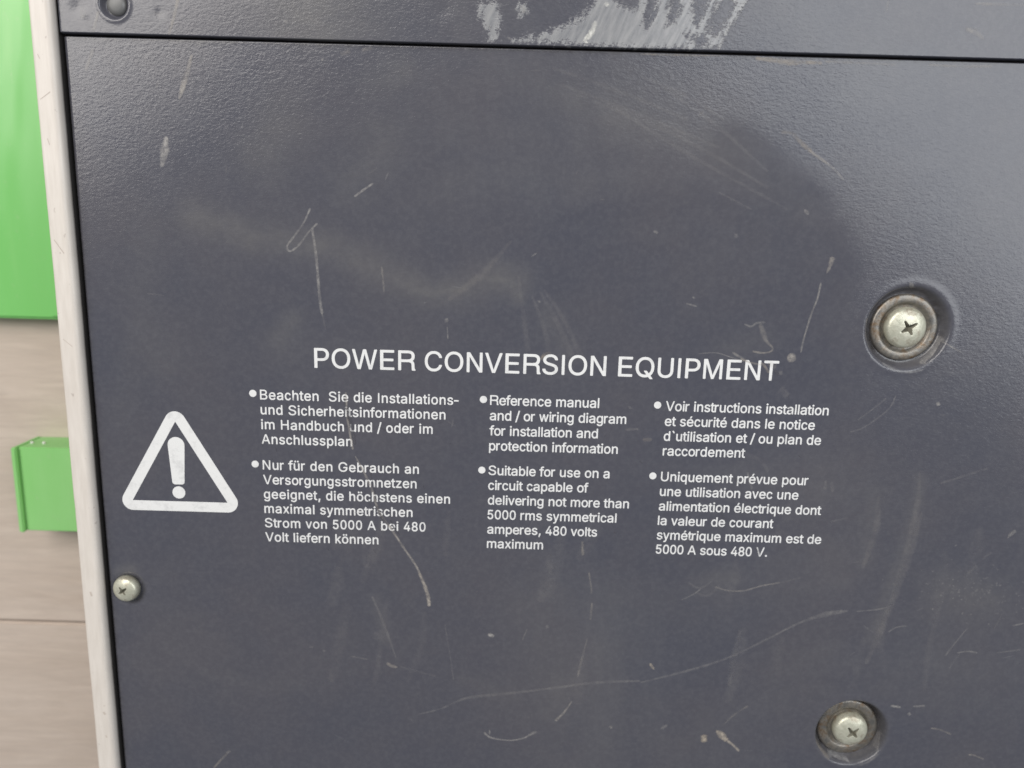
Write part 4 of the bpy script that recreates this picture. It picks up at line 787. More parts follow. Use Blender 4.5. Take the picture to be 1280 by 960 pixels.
    ([(-44.41,-11.38),(-43.7,-11.5),(-43.43,-11.64)],(0.2,0.26,0.2),0.3217379742152363,2),
    ([(-27.35,-27.06),(-28.16,-27.39),(-28.78,-27.72)],(0.2,0.37,0.2),0.36305974409782854,2),
    ([(-15.93,-5.09),(-15.29,-5.76),(-14.76,-6.43)],(0.2,0.27,0.2),0.4010187242833354,2),
    ([(27.5,-38.37),(27.89,-38.68),(28.29,-38.98)],(0.2,0.35,0.2),0.5361830725789428,2),
    ([(59.82,-37.85),(60.26,-37.86),(60.49,-37.88)],(0.2,0.41,0.2),0.5187089558040707,2),
    ([(4.04,-26.9),(4.76,-26.88),(5.14,-26.86)],(0.2,0.45,0.2),0.5416723365685726,2),
    ([(-28.75,-7.42),(-28.28,-7.7),(-27.65,-7.97)],(0.2,0.4,0.2),0.5324471678407386,2),
    ([(40.44,-28.45),(40.01,-28.9),(39.65,-29.34)],(0.2,0.43,0.2),0.31977304869007084,2),
    ([(69.34,-27.51),(69.59,-27.84),(69.86,-28.16)],(0.2,0.3,0.2),0.4408873292150286,2),
    ([(35.58,-5.69),(36.1,-5.81),(36.8,-5.93)],(0.2,0.29,0.2),0.4303182691361428,2),
    ([(-63.17,-16.55),(-63.13,-17.46),(-62.98,-18.38)],(0.2,0.39,0.2),0.5151322087102181,2),
    ([(3.86,-11.76),(4.5,-12.38),(5.18,-13.0)],(0.2,0.25,0.2),0.3994930734146726,2),
    ([(32.93,-18.81),(33.38,-19.33),(33.99,-19.85)],(0.2,0.46,0.2),0.3180358219734061,2),
    ([(-59.8,-18.01),(-59.58,-18.73),(-59.47,-19.45)],(0.2,0.42,0.2),0.40146351620726095,2),
    ([(-35.28,-45.06),(-34.64,-45.77),(-34.35,-46.5)],(0.2,0.3,0.2),0.31643284394969484,2),
    ([(44.97,-13.12),(44.41,-13.25),(43.8,-13.39)],(0.2,0.34,0.2),0.4495882758269095,2),
    ([(71.37,-6.08),(71.63,-6.49),(71.75,-6.91)],(0.2,0.47,0.2),0.29257332328420493,2),
    ([(-56.86,-6.19),(-56.47,-6.99),(-56.33,-7.8)],(0.2,0.48,0.2),0.5294786494202176,2),
    ([(-17.16,-10.29),(-18.0,-10.51),(-18.62,-10.71)],(0.2,0.25,0.2),0.4493289591194182,2),
    ([(-9.94,-18.09),(-9.64,-18.44),(-9.5,-18.8)],(0.2,0.32,0.2),0.5366544497426733,2),
    ([(-47.41,-45.18),(-46.98,-45.51),(-46.56,-45.84)],(0.2,0.44,0.2),0.49660239473865087,2),
    ([(-2.49,-4.16),(-2.36,-4.7),(-2.35,-5.23)],(0.2,0.33,0.2),0.5190980094847106,2),
    ([(-60.47,-21.15),(-61.15,-21.65),(-61.76,-22.14)],(0.2,0.25,0.2),0.26045631572019445,2),
    ([(-56.45,-43.45),(-55.85,-44.03),(-55.39,-44.62)],(0.2,0.31,0.2),0.5373068815926367,2),
    ([(24.27,-12.33),(23.93,-12.75),(23.71,-13.16)],(0.2,0.31,0.2),0.2511314847802491,2),
    ([(46.26,-40.21),(46.05,-41.11),(45.69,-42.01)],(0.2,0.35,0.2),0.5370332951823114,2),
    ([(73.14,-16.2),(73.6,-16.6),(74.04,-17.0)],(0.2,0.36,0.2),0.5284298259687586,2),
    ([(-38.5,-37.65),(-39.03,-38.33),(-39.61,-39.01)],(0.2,0.32,0.2),0.34586463450069993,2),
    ([(-12.11,-35.96),(-11.82,-36.07),(-11.26,-36.16)],(0.2,0.42,0.2),0.3241922536665725,2),
    ([(-54.98,-5.04),(-54.86,-5.54),(-55.15,-6.05)],(0.2,0.48,0.2),0.3294673948539829,2),
    ([(-52.29,-7.57),(-52.31,-8.32),(-52.29,-9.08)],(0.2,0.35,0.2),0.32025888964443916,2),
    ([(-4.17,-28.59),(-4.45,-29.3),(-4.9,-30.02)],(0.2,0.27,0.2),0.5022613539410906,2),
    ([(-22.18,-26.79),(-21.99,-27.51),(-21.56,-28.24)],(0.2,0.29,0.2),0.3242287379184434,2),
    ([(-33.99,-75.44),(-34.28,-80.84),(-36.04,-86.33)],(0.73,1.83,0.92),0.053683893609137404,0.4),
    ([(114.98,-56.6),(113.71,-69.36),(114.09,-82.4)],(0.79,1.97,0.98),0.067825036385457,0.4),
    ([(72.65,-29.2),(72.53,-34.14),(70.11,-39.2)],(2.04,5.1,2.55),0.046750663355515185,0.4),
    ([(-44.13,-50.25),(-44.81,-56.05),(-46.63,-61.94)],(1.76,4.4,2.2),0.056826617955690426,0.4),
    ([(65.19,-30.58),(65.48,-35.65),(63.23,-40.84)],(1.01,2.52,1.26),0.03915488054352602,0.4),
    ([(95.79,-66.41),(95.41,-73.82),(94.62,-81.36)],(1.18,2.94,1.47),0.031415996408370526,0.4),
    ([(9.65,-30.14),(8.81,-36.91),(7.34,-43.79)],(1.43,3.58,1.79),0.03736601932272125,0.4),
    ([(59.88,-44.99),(60.03,-50.93),(58.47,-56.99)],(1.08,2.71,1.35),0.0554934028891196,0.4),
    ([(63.75,-64.47),(63.17,-75.59),(60.95,-87.01)],(1.57,3.92,1.96),0.07238943346041773,0.4),
    ([(21.91,-73.37),(20.04,-81.06),(20.85,-88.79)],(1.82,4.55,2.28),0.05074078060528227,0.4),
    ([(-32.44,-33.54),(-33.94,-44.03),(-38.31,-54.83)],(1.21,3.03,1.51),0.06317620223537712,0.4),
    ([(-42.68,-34.02),(-43.38,-39.84),(-45.26,-45.76)],(1.39,3.48,1.74),0.052072934239432295,0.4),
    ([(-39.25,-28.57),(-39.99,-39.87),(-44.84,-51.56)],(1.09,2.73,1.37),0.03388324920602096,0.4),
    ([(-42.09,-60.67),(-44.28,-72.24),(-47.12,-84.09)],(1.53,3.84,1.92),0.05128298426593429,0.4),
    ([(-15.38,-33.77),(-15.91,-40.25),(-16.19,-46.82)],(0.86,2.14,1.07),0.03866680608577621,0.4),
    ([(101.29,-57.82),(99.96,-64.35),(101.0,-70.89)],(1.2,3.0,1.5),0.06501387777760353,0.4),
    ([(10.99,-45.35),(10.68,-52.07),(9.0,-58.91)],(1.37,3.41,1.71),0.07437619244327823,0.4),
    ([(14.28,-37.04),(12.78,-47.23),(11.39,-57.63)],(1.76,4.41,2.2),0.05129484808456455,0.4),
    ([(114.15,-40.97),(114.3,-51.57),(113.03,-62.45)],(1.37,3.42,1.71),0.03586219347045455,0.4),
    ([(62.84,-65.11),(61.72,-73.49),(61.21,-82.0)],(0.72,1.8,0.9),0.07278905905999931,0.4),
    ([(-31.38,-58.9),(-32.86,-68.86),(-33.96,-79.01)],(0.8,1.99,1.0),0.04295467188990688,0.4),
    ([(-21.45,-62.58),(-22.47,-72.88),(-26.2,-83.48)],(0.96,2.4,1.2),0.041349934467260055,0.4),
    ([(74.28,-66.89),(73.74,-71.79),(73.98,-76.72)],(1.36,3.41,1.7),0.041829044876351806,0.4),
    ([(-37.12,-43.03),(-36.93,-46.71),(-36.91,-50.43)],(0.9,2.26,1.13),0.06058559797519515,0.4),
    ([(22.07,-30.48),(22.21,-38.43),(18.74,-46.62)],(1.56,3.89,1.95),0.054983105461786405,0.4),
    ([(122.06,-34.7),(122.01,-42.79),(120.64,-51.06)],(1.87,4.68,2.34),0.04690829023400263,0.4),
    ([(117.96,-54.62),(118.27,-54.12)],(0.37,),0.21538220229440058,0.3),
    ([(127.14,-52.03),(127.58,-51.77)],(0.59,),0.27146523929306465,0.3),
    ([(135.55,-49.21),(136.18,-49.39)],(0.37,),0.14401375618227907,0.3),
    ([(114.57,-50.52),(114.89,-49.99)],(0.45,),0.2147542752600003,0.3),
    ([(123.41,-53.29),(123.88,-53.02)],(0.46,),0.19750488437218194,0.3),
    ([(115.24,-54.8),(115.49,-54.6)],(0.55,),0.11489715583357746,0.3),
    ([(135.2,-53.17),(135.76,-53.04)],(0.32,),0.1118321586525651,0.3),
    ([(117.23,-50.64),(117.93,-51.04)],(0.32,),0.2605937508025233,0.3),
    ([(128.71,-49.73),(129.23,-49.76)],(0.46,),0.18842736553154393,0.3),
    ([(120.92,-53.11),(121.09,-52.56)],(0.36,),0.11502765650185509,0.3),
    ([(123.86,-52.03),(124.41,-52.11)],(0.36,),0.17089921864788246,0.3),
    ([(109.32,-52.77),(109.85,-52.61)],(0.48,),0.1918867233996402,0.3),
    ([(131.42,-54.71),(132.18,-54.86)],(0.44,),0.19844939530936528,0.3),
    ([(115.12,-55.97),(115.75,-55.46)],(0.5,),0.118586180133437,0.3),
    ([(127.0,-52.78),(127.49,-52.32)],(0.57,),0.283539201862544,0.3),
    ([(126.49,-51.85),(126.74,-51.92)],(0.5,),0.23086141492023315,0.3),
    ([(138.53,-47.66),(138.96,-48.03)],(0.57,),0.09879264513857619,0.3),
    ([(115.91,-53.07),(116.64,-53.34)],(0.36,),0.1150209896575905,0.3),
    ([(125.1,-51.68),(125.52,-51.71)],(0.41,),0.26742414533162956,0.3),
    ([(139.9,-47.59),(140.54,-47.55)],(0.44,),0.1967360227814019,0.3),
    ([(122.65,-53.0),(123.32,-52.65)],(0.57,),0.2536245266097228,0.3),
    ([(112.98,-56.33),(113.43,-55.92)],(0.31,),0.10461646961770386,0.3),
    ([(117.16,-51.63),(117.91,-51.76)],(0.31,),0.11044848212881048,0.3),
    ([(119.21,-52.23),(119.38,-51.7)],(0.56,),0.24758910119495797,0.3),
    ([(128.34,-61.5),(128.85,-61.6)],(0.56,),0.2462699648825074,0.3),
    ([(118.4,-49.62),(118.69,-49.25)],(0.31,),0.2888353221602573,0.3),
    ([(131.63,-49.46),(131.92,-49.66)],(0.49,),0.1849653750805032,0.3),
    ([(131.06,-57.53),(131.57,-57.24)],(0.4,),0.13745511505456315,0.3),
    ([(110.8,-60.17),(111.06,-60.38)],(0.57,),0.24923225069105487,0.3),
    ([(113.17,-50.78),(113.56,-50.96)],(0.54,),0.08687462699427385,0.3),
    ([(117.16,-52.94),(117.54,-52.41)],(0.47,),0.23716581664750463,0.3),
    ([(125.07,-48.7),(125.41,-48.56)],(0.46,),0.14343362650036678,0.3),
    ([(120.63,-51.81),(120.95,-51.33)],(0.51,),0.26157477632607684,0.3),
    ([(131.12,-51.71),(131.82,-51.65)],(0.47,),0.11495697932258653,0.3),
    ([(127.11,-44.98),(127.38,-44.58)],(0.58,),0.24869810013319676,0.3),
    ([(96.35,-54.46),(96.8,-53.98)],(0.4,),0.10093266329377533,0.3),
    ([(135.43,-49.24),(136.01,-49.09)],(0.49,),0.16182899881411858,0.3),
    ([(118.55,-56.76),(118.99,-56.35)],(0.59,),0.2187636859073238,0.3),
    ([(124.6,-52.25),(125.15,-52.37)],(0.48,),0.0874545043458551,0.3),
    ([(112.04,-51.12),(112.69,-50.99)],(0.47,),0.15113346082941528,0.3),
    ([(109.08,-54.67),(109.38,-54.32)],(0.4,),0.22139420505410146,0.3),
    ([(117.08,-49.05),(117.46,-49.24)],(0.55,),0.21581313948341274,0.3),
    ([(115.81,-43.49),(116.4,-43.52)],(0.4,),0.13196687170994664,0.3),
    ([(126.62,-52.07),(127.4,-52.5)],(0.35,),0.22473796533316637,0.3),
    ([(122.62,-54.94),(122.87,-54.67)],(0.39,),0.14024052279563248,0.3),
    ([(135.21,-57.71),(135.63,-58.04)],(0.44,),0.0827758060975719,0.3),
    ([(125.55,-49.79),(125.94,-50.21)],(0.39,),0.08486580499409702,0.3),
    ([(121.08,-59.03),(121.24,-58.7)],(0.56,),0.23425562192704652,0.3),
    ([(110.58,-50.59),(111.25,-50.68)],(0.5,),0.2730735468141037,0.3),
    ([(113.62,-49.5),(113.89,-49.11)],(0.34,),0.17515634662556007,0.3),
    ([(120.86,-58.72),(121.49,-58.38)],(0.42,),0.2367798098811152,0.3),
    ([(130.33,-58.69),(130.71,-58.12)],(0.56,),0.19401549852307065,0.3),
    ([(111.33,-47.05),(111.98,-46.8)],(0.3,),0.2630117132348182,0.3),
    ([(123.83,-51.99),(124.12,-51.63)],(0.51,),0.2892917767683364,0.3),
    ([(123.57,-56.17),(124.21,-56.05)],(0.36,),0.1846618158570085,0.3),
    ([(134.99,-53.25),(135.36,-53.02)],(0.52,),0.18052011002763857,0.3),
    ([(125.86,-52.73),(126.4,-53.1)],(0.52,),0.21508050380799215,0.3),
    ([(116.54,-51.04),(116.88,-50.52)],(0.32,),0.28139584520846866,0.3),
    ([(111.97,-49.35),(112.42,-48.88)],(0.39,),0.16810509224820808,0.3),
    ([(140.74,-49.63),(141.53,-50.02)],(0.44,),0.11619733652804656,0.3),
    ([(123.44,-52.35),(124.01,-51.96)],(0.49,),0.23855504356113888,0.3),
    ([(122.29,-51.1),(122.89,-51.36)],(0.54,),0.1709230257792934,0.3),
    ([(134.26,-52.47),(134.85,-52.68)],(0.44,),0.25239056279620015,0.3),
    ([(123.16,-58.65),(123.8,-59.07)],(0.5,),0.18594517663562973,0.3),
    ([(124.76,-46.79),(125.17,-46.88)],(0.4,),0.1866822258701065,0.3),
    ([(118.23,-52.02),(118.85,-51.59)],(0.39,),0.1647243521552818,0.3),
    ([(130.03,-55.16),(130.47,-55.54)],(0.46,),0.1559330472297647,0.3),
    ([(110.28,-50.7),(110.53,-50.2)],(0.39,),0.21380412937948573,0.3),
    ([(106.53,-50.07),(106.83,-49.96)],(0.54,),0.1258790014602184,0.3),
    ([(113.07,-55.87),(113.62,-55.99)],(0.59,),0.09988927697435573,0.3),
    ([(128.6,-50.13),(129.1,-49.85)],(0.45,),0.12688216996770355,0.3),
    ([(134.77,-55.92),(135.26,-55.46)],(0.34,),0.17218839266537622,0.3),
    ([(124.46,-49.26),(124.95,-49.18)],(0.57,),0.23409275806026075,0.3),
    ([(121.22,-55.21),(121.77,-55.38)],(0.35,),0.15055048259311382,0.3),
    ([(117.1,-49.11),(117.45,-49.01)],(0.43,),0.29998908990126083,0.3),
    ([(118.24,-51.05),(118.65,-51.13)],(0.31,),0.09009146310515234,0.3),
    ([(116.38,-39.81),(116.94,-39.33)],(0.45,),0.24657778812545228,0.3),
    ([(124.5,-54.91),(124.86,-54.46)],(0.33,),0.2249851790111872,0.3),
    ([(114.0,-58.59),(114.56,-58.95)],(0.39,),0.15523017416093865,0.3),
    ([(120.95,-54.23),(121.28,-54.01)],(0.45,),0.15341880538184058,0.3),
    ([(136.82,-51.81),(137.16,-51.44)],(0.45,),0.10594420934317392,0.3),
    ([(126.09,-58.29),(126.43,-58.72)],(0.33,),0.2992291117370966,0.3),
    ([(113.0,-56.03),(113.43,-56.04)],(0.42,),0.10387011231009921,0.3),
    ([(135.32,-54.54),(135.82,-54.74)],(0.32,),0.19018541470289885,0.3),
    ([(113.19,-52.3),(113.5,-52.41)],(0.51,),0.27279091022771174,0.3),
    ([(122.84,-53.48),(123.39,-53.54)],(0.35,),0.22599632382307644,0.3),
    ([(126.07,-50.07),(126.39,-50.45)],(0.3,),0.2718228563738938,0.3),
    ([(125.58,-55.29),(126.21,-55.59)],(0.36,),0.08753298081506013,0.3),
    ([(131.13,-53.32),(131.7,-53.67)],(0.45,),0.19487388572591152,0.3),
    ([(126.18,-47.27),(126.63,-47.4)],(0.42,),0.09478814485005063,0.3),
    ([(115.6,-48.76),(116.35,-48.85)],(0.35,),0.2493750620687884,0.3),
    ([(117.56,-52.67),(118.07,-53.0)],(0.49,),0.17393995598742604,0.3),
    ([(132.71,-52.98),(133.49,-53.27)],(0.37,),0.10669644242803056,0.3),
    ([(114.55,-53.72),(115.04,-53.6)],(0.52,),0.28301669605844104,0.3),
    ([(112.6,-57.82),(113.12,-57.38)],(0.53,),0.14449152751488306,0.3),
    ([(111.81,-51.78),(112.42,-52.11)],(0.57,),0.091585390402274,0.3),
    ([(123.6,-53.2),(124.3,-53.31)],(0.49,),0.16556871152247316,0.3),
    ([(117.31,-57.73),(118.06,-57.99)],(0.48,),0.1495814891223939,0.3),
    ([(132.73,-50.8),(133.12,-50.39)],(0.59,),0.1056751891964557,0.3),
    ([(125.29,-52.26),(125.9,-52.16)],(0.53,),0.17960621720465142,0.3),
    ([(119.83,-59.16),(120.18,-58.87)],(0.49,),0.2232083437943343,0.3),
    ([(123.57,-48.28),(124.26,-48.43)],(0.3,),0.11324649596400711,0.3),
    ([(125.42,-48.7),(126.09,-48.36)],(0.42,),0.16276397759014408,0.3),
    ([(121.19,-50.37),(121.66,-50.5)],(0.4,),0.13896506214849652,0.3),
    ([(131.76,-59.61),(132.41,-59.82)],(0.39,),0.11094734429259248,0.3),
    ([(139.0,-45.24),(139.36,-45.65)],(0.54,),0.20052658267781534,0.3),
    ([(121.77,-48.77),(122.25,-48.74)],(0.45,),0.16398231434892652,0.3),
    ([(122.96,-47.31),(123.64,-47.03)],(0.32,),0.16700910182573675,0.3),
    ([(114.95,-45.21),(115.39,-44.64)],(0.42,),0.1989236196822987,0.3),
    ([(113.4,-52.48),(113.62,-52.31)],(0.46,),0.13709913726687936,0.3),
    ([(123.9,-50.15),(124.32,-49.78)],(0.36,),0.10028143584543853,0.3),
    ([(122.65,-50.14),(123.13,-49.92)],(0.53,),0.2685291592238991,0.3),
    ([(122.43,-61.31),(122.95,-61.62)],(0.41,),0.18195544923258167,0.3),
    ([(127.1,-54.4),(127.28,-54.11)],(0.48,),0.10069864770313647,0.3),
    ([(126.41,-60.0),(126.93,-60.02)],(0.36,),0.28360897311137595,0.3),
    ([(120.36,-54.67),(120.81,-54.69)],(0.48,),0.10879883867412071,0.3),
    ([(124.42,-50.16),(125.13,-49.96)],(0.31,),0.08765821548270922,0.3),
    ([(112.84,-57.46),(113.35,-57.75)],(0.57,),0.26985345223229373,0.3),
    ([(108.42,-47.08),(108.94,-46.59)],(0.4,),0.13130573496922293,0.3),
    ([(136.71,-56.96),(137.12,-56.56)],(0.55,),0.16160044172755678,0.3),
    ([(122.84,-58.81),(123.21,-59.2)],(0.58,),0.09304089187537129,0.3),
    ([(118.96,-52.8),(119.61,-52.47)],(0.45,),0.24270554514431253,0.3),
    ([(120.86,-48.85),(121.08,-48.6)],(0.3,),0.12376937157597852,0.3),
    ([(119.97,-48.19),(120.43,-48.28)],(0.44,),0.16177136224912342,0.3),
    ([(115.14,-55.46),(115.53,-55.33)],(0.54,),0.28114566556424936,0.3),
    ([(127.4,-50.26),(128.12,-50.48)],(0.35,),0.26322396016509464,0.3),
    ([(130.96,-55.1),(131.4,-55.29)],(0.53,),0.2907498598198386,0.3),
    ([(127.59,-51.2),(127.74,-50.71)],(0.59,),0.15096442357505396,0.3),
    ([(121.46,-54.81),(121.83,-54.57)],(0.52,),0.11965272692605386,0.3),
    ([(105.1,-55.82),(105.49,-55.39)],(0.43,),0.13428653384932143,0.3),
    ([(131.17,-53.47),(131.58,-53.71)],(0.38,),0.10403232417981853,0.3),
    ([(112.12,-54.43),(112.41,-54.38)],(0.49,),0.25327300822005866,0.3),
    ([(129.6,-50.64),(130.17,-50.18)],(0.53,),0.2935540521155416,0.3),
    ([(115.3,-54.37),(115.59,-54.04)],(0.42,),0.17143991885456356,0.3),
    ([(129.62,-58.67),(130.28,-58.23)],(0.49,),0.17726410834152306,0.3),
    ([(111.22,-53.1),(111.7,-53.33)],(0.58,),0.14300678194225236,0.3),
    ([(119.45,-53.88),(119.83,-53.58)],(0.35,),0.26554171785435504,0.3),
    ([(115.02,-52.84),(115.32,-52.88)],(0.55,),0.27565156827779314,0.3),
    ([(118.29,-47.0),(118.53,-46.56)],(0.5,),0.2182578241716952,0.3),
    ([(123.67,-55.88),(123.9,-56.01)],(0.46,),0.2650349102822267,0.3),
    ([(128.81,-50.57),(129.16,-50.28)],(0.49,),0.2880413428579551,0.3),
    ([(128.02,-54.83),(128.56,-54.37)],(0.5,),0.1346347960899135,0.3),
    ([(98.79,-49.59),(99.04,-49.74)],(0.47,),0.2687760919408551,0.3),
    ([(110.23,-60.06),(110.88,-59.53)],(0.41,),0.13383973166076701,0.3),
    ([(128.22,-45.78),(128.88,-46.08)],(0.47,),0.2775693468262684,0.3),
    ([(120.06,-54.74),(120.63,-54.61)],(0.31,),0.256990472661055,0.3),
    ([(125.07,-54.94),(125.33,-55.0)],(0.35,),0.14862083878443222,0.3),
    ([(101.66,-50.51),(101.93,-50.88)],(0.52,),0.13751224520721445,0.3),
    ([(126.06,-48.45),(126.46,-48.11)],(0.43,),0.1571539486296158,0.3),
    ([(125.16,-54.17),(125.5,-54.07)],(0.48,),0.24753250033793617,0.3)]
DUST = [
    ([(-77.84,38.91),(-60.76,33.72),(-43.42,32.3),(-29.91,25.97),(-20.15,22.17),(-12.36,23.55),(-6.57,26.62),(0.27,25.46)],5.2,0.55),
    ([(-31.85,26.49),(-21.13,21.75),(-13.33,23.14),(-8.89,26.17),(-0.71,25.82)],2.2,0.7),
    ([(-47.96,82.58),(-42.41,86.11)],8.0,0.5),
    ([(-55.98,61.45),(-59.99,54.15)],9.0,0.35),
    ([(-31.66,58.52),(-33.58,53.05),(-39.35,46.47)],8.0,0.3),
    ([(-27.88,72.78),(-33.44,70.89)],6.0,0.3),
    ([(-57.67,10.46),(-54.58,14.52)],4.0,0.35),
    ([(-0.7,25.43),(0.97,21.59)],2.8,0.6),
    ([(-91.38,9.51),(-87.8,3.58)],8.0,0.25),
    ([(-34.5,-59.59),(-32.01,-71.17)],2.4,0.3),
    ([(43.44,58.75),(67.41,44.76)],7.2,0.18),
    ([(9.25,68.52),(47.33,57.05)],4.8,0.2),
    ([(105.01,-22.06),(104.69,-35.12),(100.75,-53.18),(98.23,-67.15)],2.8,0.35),
    ([(94.32,-26.69),(93.35,-44.35)],3.2,0.25),
    ([(115.31,-51.6),(126.16,-53.55)],8.0,0.35),
    ([(52.1,-52.38),(58.32,-51.05)],5.2,0.3),
    ([(-10.77,-82.43),(2.39,-86.86)],3.6,0.18),
    ([(13.48,-91.39),(15.38,-84.02)],5.2,0.2),
    ([(-102.08,-53.64),(-98.85,-52.86)],2.4,0.5),
    ([(52.22,9.59),(61.82,12.86)],4.8,0.25),
    ([(-87.58,36.76),(-98.88,-11.11)],6.0,0.15),
    ([(7.35,18.24),(13.65,8.49)],4.8,0.25)]
DARK_REFLECTION = [
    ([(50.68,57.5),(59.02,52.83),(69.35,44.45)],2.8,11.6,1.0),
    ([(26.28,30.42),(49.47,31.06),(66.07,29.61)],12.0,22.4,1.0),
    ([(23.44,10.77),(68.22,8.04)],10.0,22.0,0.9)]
BARE = [
    [(-2.21,80.19),(2.89,81.18),(6.87,82.31),(9.56,83.57),(12.61,84.84),(15.07,86.77),(16.4,89.33),(16.99,91.86),(43.52,92.54),(51.34,91.91),(50.16,88.87),(48.59,86.12),(46.63,83.36),(45.27,79.9),(38.16,79.37),(27.16,79.42),(16.14,79.65),(6.96,80.09)],
    [(-10.23,87.63),(-5.51,87.92),(-5.24,84.04),(-5.7,80.62),(-7.34,80.06),(-8.12,82.26),(-9.26,84.61)],
    [(-0.97,87.87),(0.49,87.57),(0.89,86.4),(-0.54,85.52)]]
KEPT = [
    [(28.55,92.16),(30.54,89.36),(30.03,85.98),(28.0,83.55),(27.49,85.91)],
    [(33.96,92.3),(35.68,88.49),(34.46,85.08),(33.05,84.36),(33.16,88.08)],
    [(39.37,92.44),(41.76,89.65),(41.19,87.62),(39.97,84.54),(38.8,85.53),(38.54,89.07)],
    [(46.58,92.62),(47.93,89.48),(45.89,85.71),(44.35,82.27),(42.26,83.24),(43.36,87.68)],
    [(20.7,90.11),(26.51,89.93),(25.55,87.89),(21.54,88.12)],
    [(37.57,82.44),(41.61,82.2),(42.84,80.52),(39.16,80.77)]]
dust = np.zeros(X.shape)
for pl, w, al in DUST:
    d = poly_dist(X, Y, pl)
    dust = np.maximum(dust, 0.7 * al * np.exp(-(d / (0.75 * w)) ** 2))
for (cx, cy), ro, ri, dp in DIMPLES:
    r = np.hypot(X - cx, Y - cy)
    dust = np.maximum(dust, 0.45 * np.exp(-((r - ri - 0.5) / 1.0) ** 2))
set_attr(pm, "dust", dust)
grime_shade = 0.75 * np.exp(-np.clip(X - PANEL_L - 0.3, 0, None) / 0.8)  # grime beside the rim, with the rim's shade painted in
grime_shade = np.maximum(grime_shade, 0.5 * np.exp(-np.clip(SEAM - 0.7 - Y, 0, None) / 0.4))
grime_shade = np.maximum(grime_shade, 0.75 * np.exp(-((np.hypot(X + 99.9, Y + 58.4) - 3.6) / 0.7) ** 2))  # soft shade round the small screw, painted as a dark ring
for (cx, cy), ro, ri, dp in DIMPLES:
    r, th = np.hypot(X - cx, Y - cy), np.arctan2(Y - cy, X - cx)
    grime_shade = np.maximum(grime_shade, (0.62 + 0.3 * np.sin(th * 2 + 0.6)) * np.exp(-((r - ri + 0.1) / 0.75) ** 2))
set_attr(pm, "grime_shade", np.clip(grime_shade, 0, 0.95))
# the texture of the coat is worn smooth in the middle and along the bottom
peel = 0.22 + 0.78 * np.clip(np.exp(-((X + 85) / 55) ** 2 - ((Y - 75) / 60) ** 2) + smoothstep((X - 55 + 0.1 * (Y - 40)) / 35) * smoothstep((Y + 75) / 90) + 0.5 * smoothstep((Y - 45) / 30), 0, 1)
# dark reflection right of the middle, put into the coat as a smoother patch
dark_reflection = np.zeros(X.shape)
for pl, w0, w1, al in DARK_REFLECTION:
    dark_reflection = np.maximum(dark_reflection, al * smoothstep((w1 - poly_dist(X, Y, pl)) / (w1 - w0)))
set_attr(pm, "dark_reflection", dark_reflection)
set_attr(pm, "peel", peel * (1 - 0.9 * dark_reflection))
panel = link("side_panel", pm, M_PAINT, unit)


def ribbons(marks, zfun, lift, seed):
    """flat paint scrapes following their polyline, tapering at both ends"""
    rg = random.Random(seed)
    V, F, al, ac, tn = [], [], [], [], []
    for pl, ws, op, tone in marks:
        P = [Vector(p) for p in pl]
        pts = []
        for i in range(len(P) - 1):
            p0, p1, p2, p3 = P[max(i - 1, 0)], P[i], P[i + 1], P[min(i + 2, len(P) - 1)]
            m = max(2, int((p2 - p1).length / 0.45))
            for q in range(m):
                s = q / m
                pts.append((0.5 * ((2 * p1) + (p2 - p0) * s + (2 * p0 - 5 * p1 + 4 * p2 - p3) * s * s + (3 * p1 - p0 - 3 * p2 + p3) * s ** 3), (i + s) / (len(P) - 1)))
        pts.append((P[-1], 1.0))
        base = len(V)
        for i, (p, s) in enumerate(pts):
            d = pts[min(i + 1, len(pts) - 1)][0] - pts[max(i - 1, 0)][0]
            d = d.normalized() if d.length > 1e-6 else Vector((1, 0))
            nn = Vector((-d.y, d.x))
            f = s * (len(ws) - 1)
            w = ws[0] if len(ws) == 1 else ws[min(int(f), len(ws) - 2)] + (ws[min(int(f) + 1, len(ws) - 1)] - ws[min(int(f), len(ws) - 2)]) * (f - min(int(f), len(ws) - 2))
            tip = 0.45 if i in (0, len(pts) - 1) else 1.0
            w = max(0.16, w * rg.uniform(0.82, 1.18)) * tip * 0.62
            for side in (-1, 0, 1):
                q = p + nn * w * side
                z = float(zfun(np.array(q.x), np.array(q.y))) + lift
                V.append((q.x * MM, q.y * MM, z * MM))
                al.append((0.85 if tone < 1.2 else 1.0) * op * rg.uniform(0.75, 1.1) * (0.55 if tip < 1 else 1))
                ac.append(side)
                tn.append(tone)
        for i in range(len(pts) - 1):
            for c in (0, 1):
                b = base + i * 3 + c
                F.append((b, b + 3, b + 4, b + 1))
    me = mesh_from(V, F)
    set_attr(me, "opacity", al)
    set_attr(me, "across", ac)
    set_attr(me, "tone", tn)
    return me


sc_panel = [m for m in SCRATCHES_AND_GLINT if m[0][0][1] < SEAM - 0.6]
sc_strip = [m for m in SCRATCHES_AND_GLINT if m[0][0][1] >= SEAM - 0.6]


def merge_into(obj, me, mat):
    """join scrape faces into the sheet's own mesh as a second material"""
    bm = bmesh.new()
    bm.from_mesh(obj.data)
    for nm in ("opacity", "across", "tone"):
        bm.verts.layers.float.new(nm)
    n0 = len(bm.faces)
    bm.from_mesh(me)
    bm.faces.ensure_lookup_table()
    for f in list(bm.faces)[n0:]:
        f.material_index = len(obj.data.materials)
        f.smooth = True
    bm.to_mesh(obj.data)
    bm.free()
    obj.data.materials.append(mat)


merge_into(panel, ribbons(sc_panel, panel_z, 0.07, 5), M_SCRATCH)

# ---- cover strip above the seam
HOLE = (-92.9, 85.6)


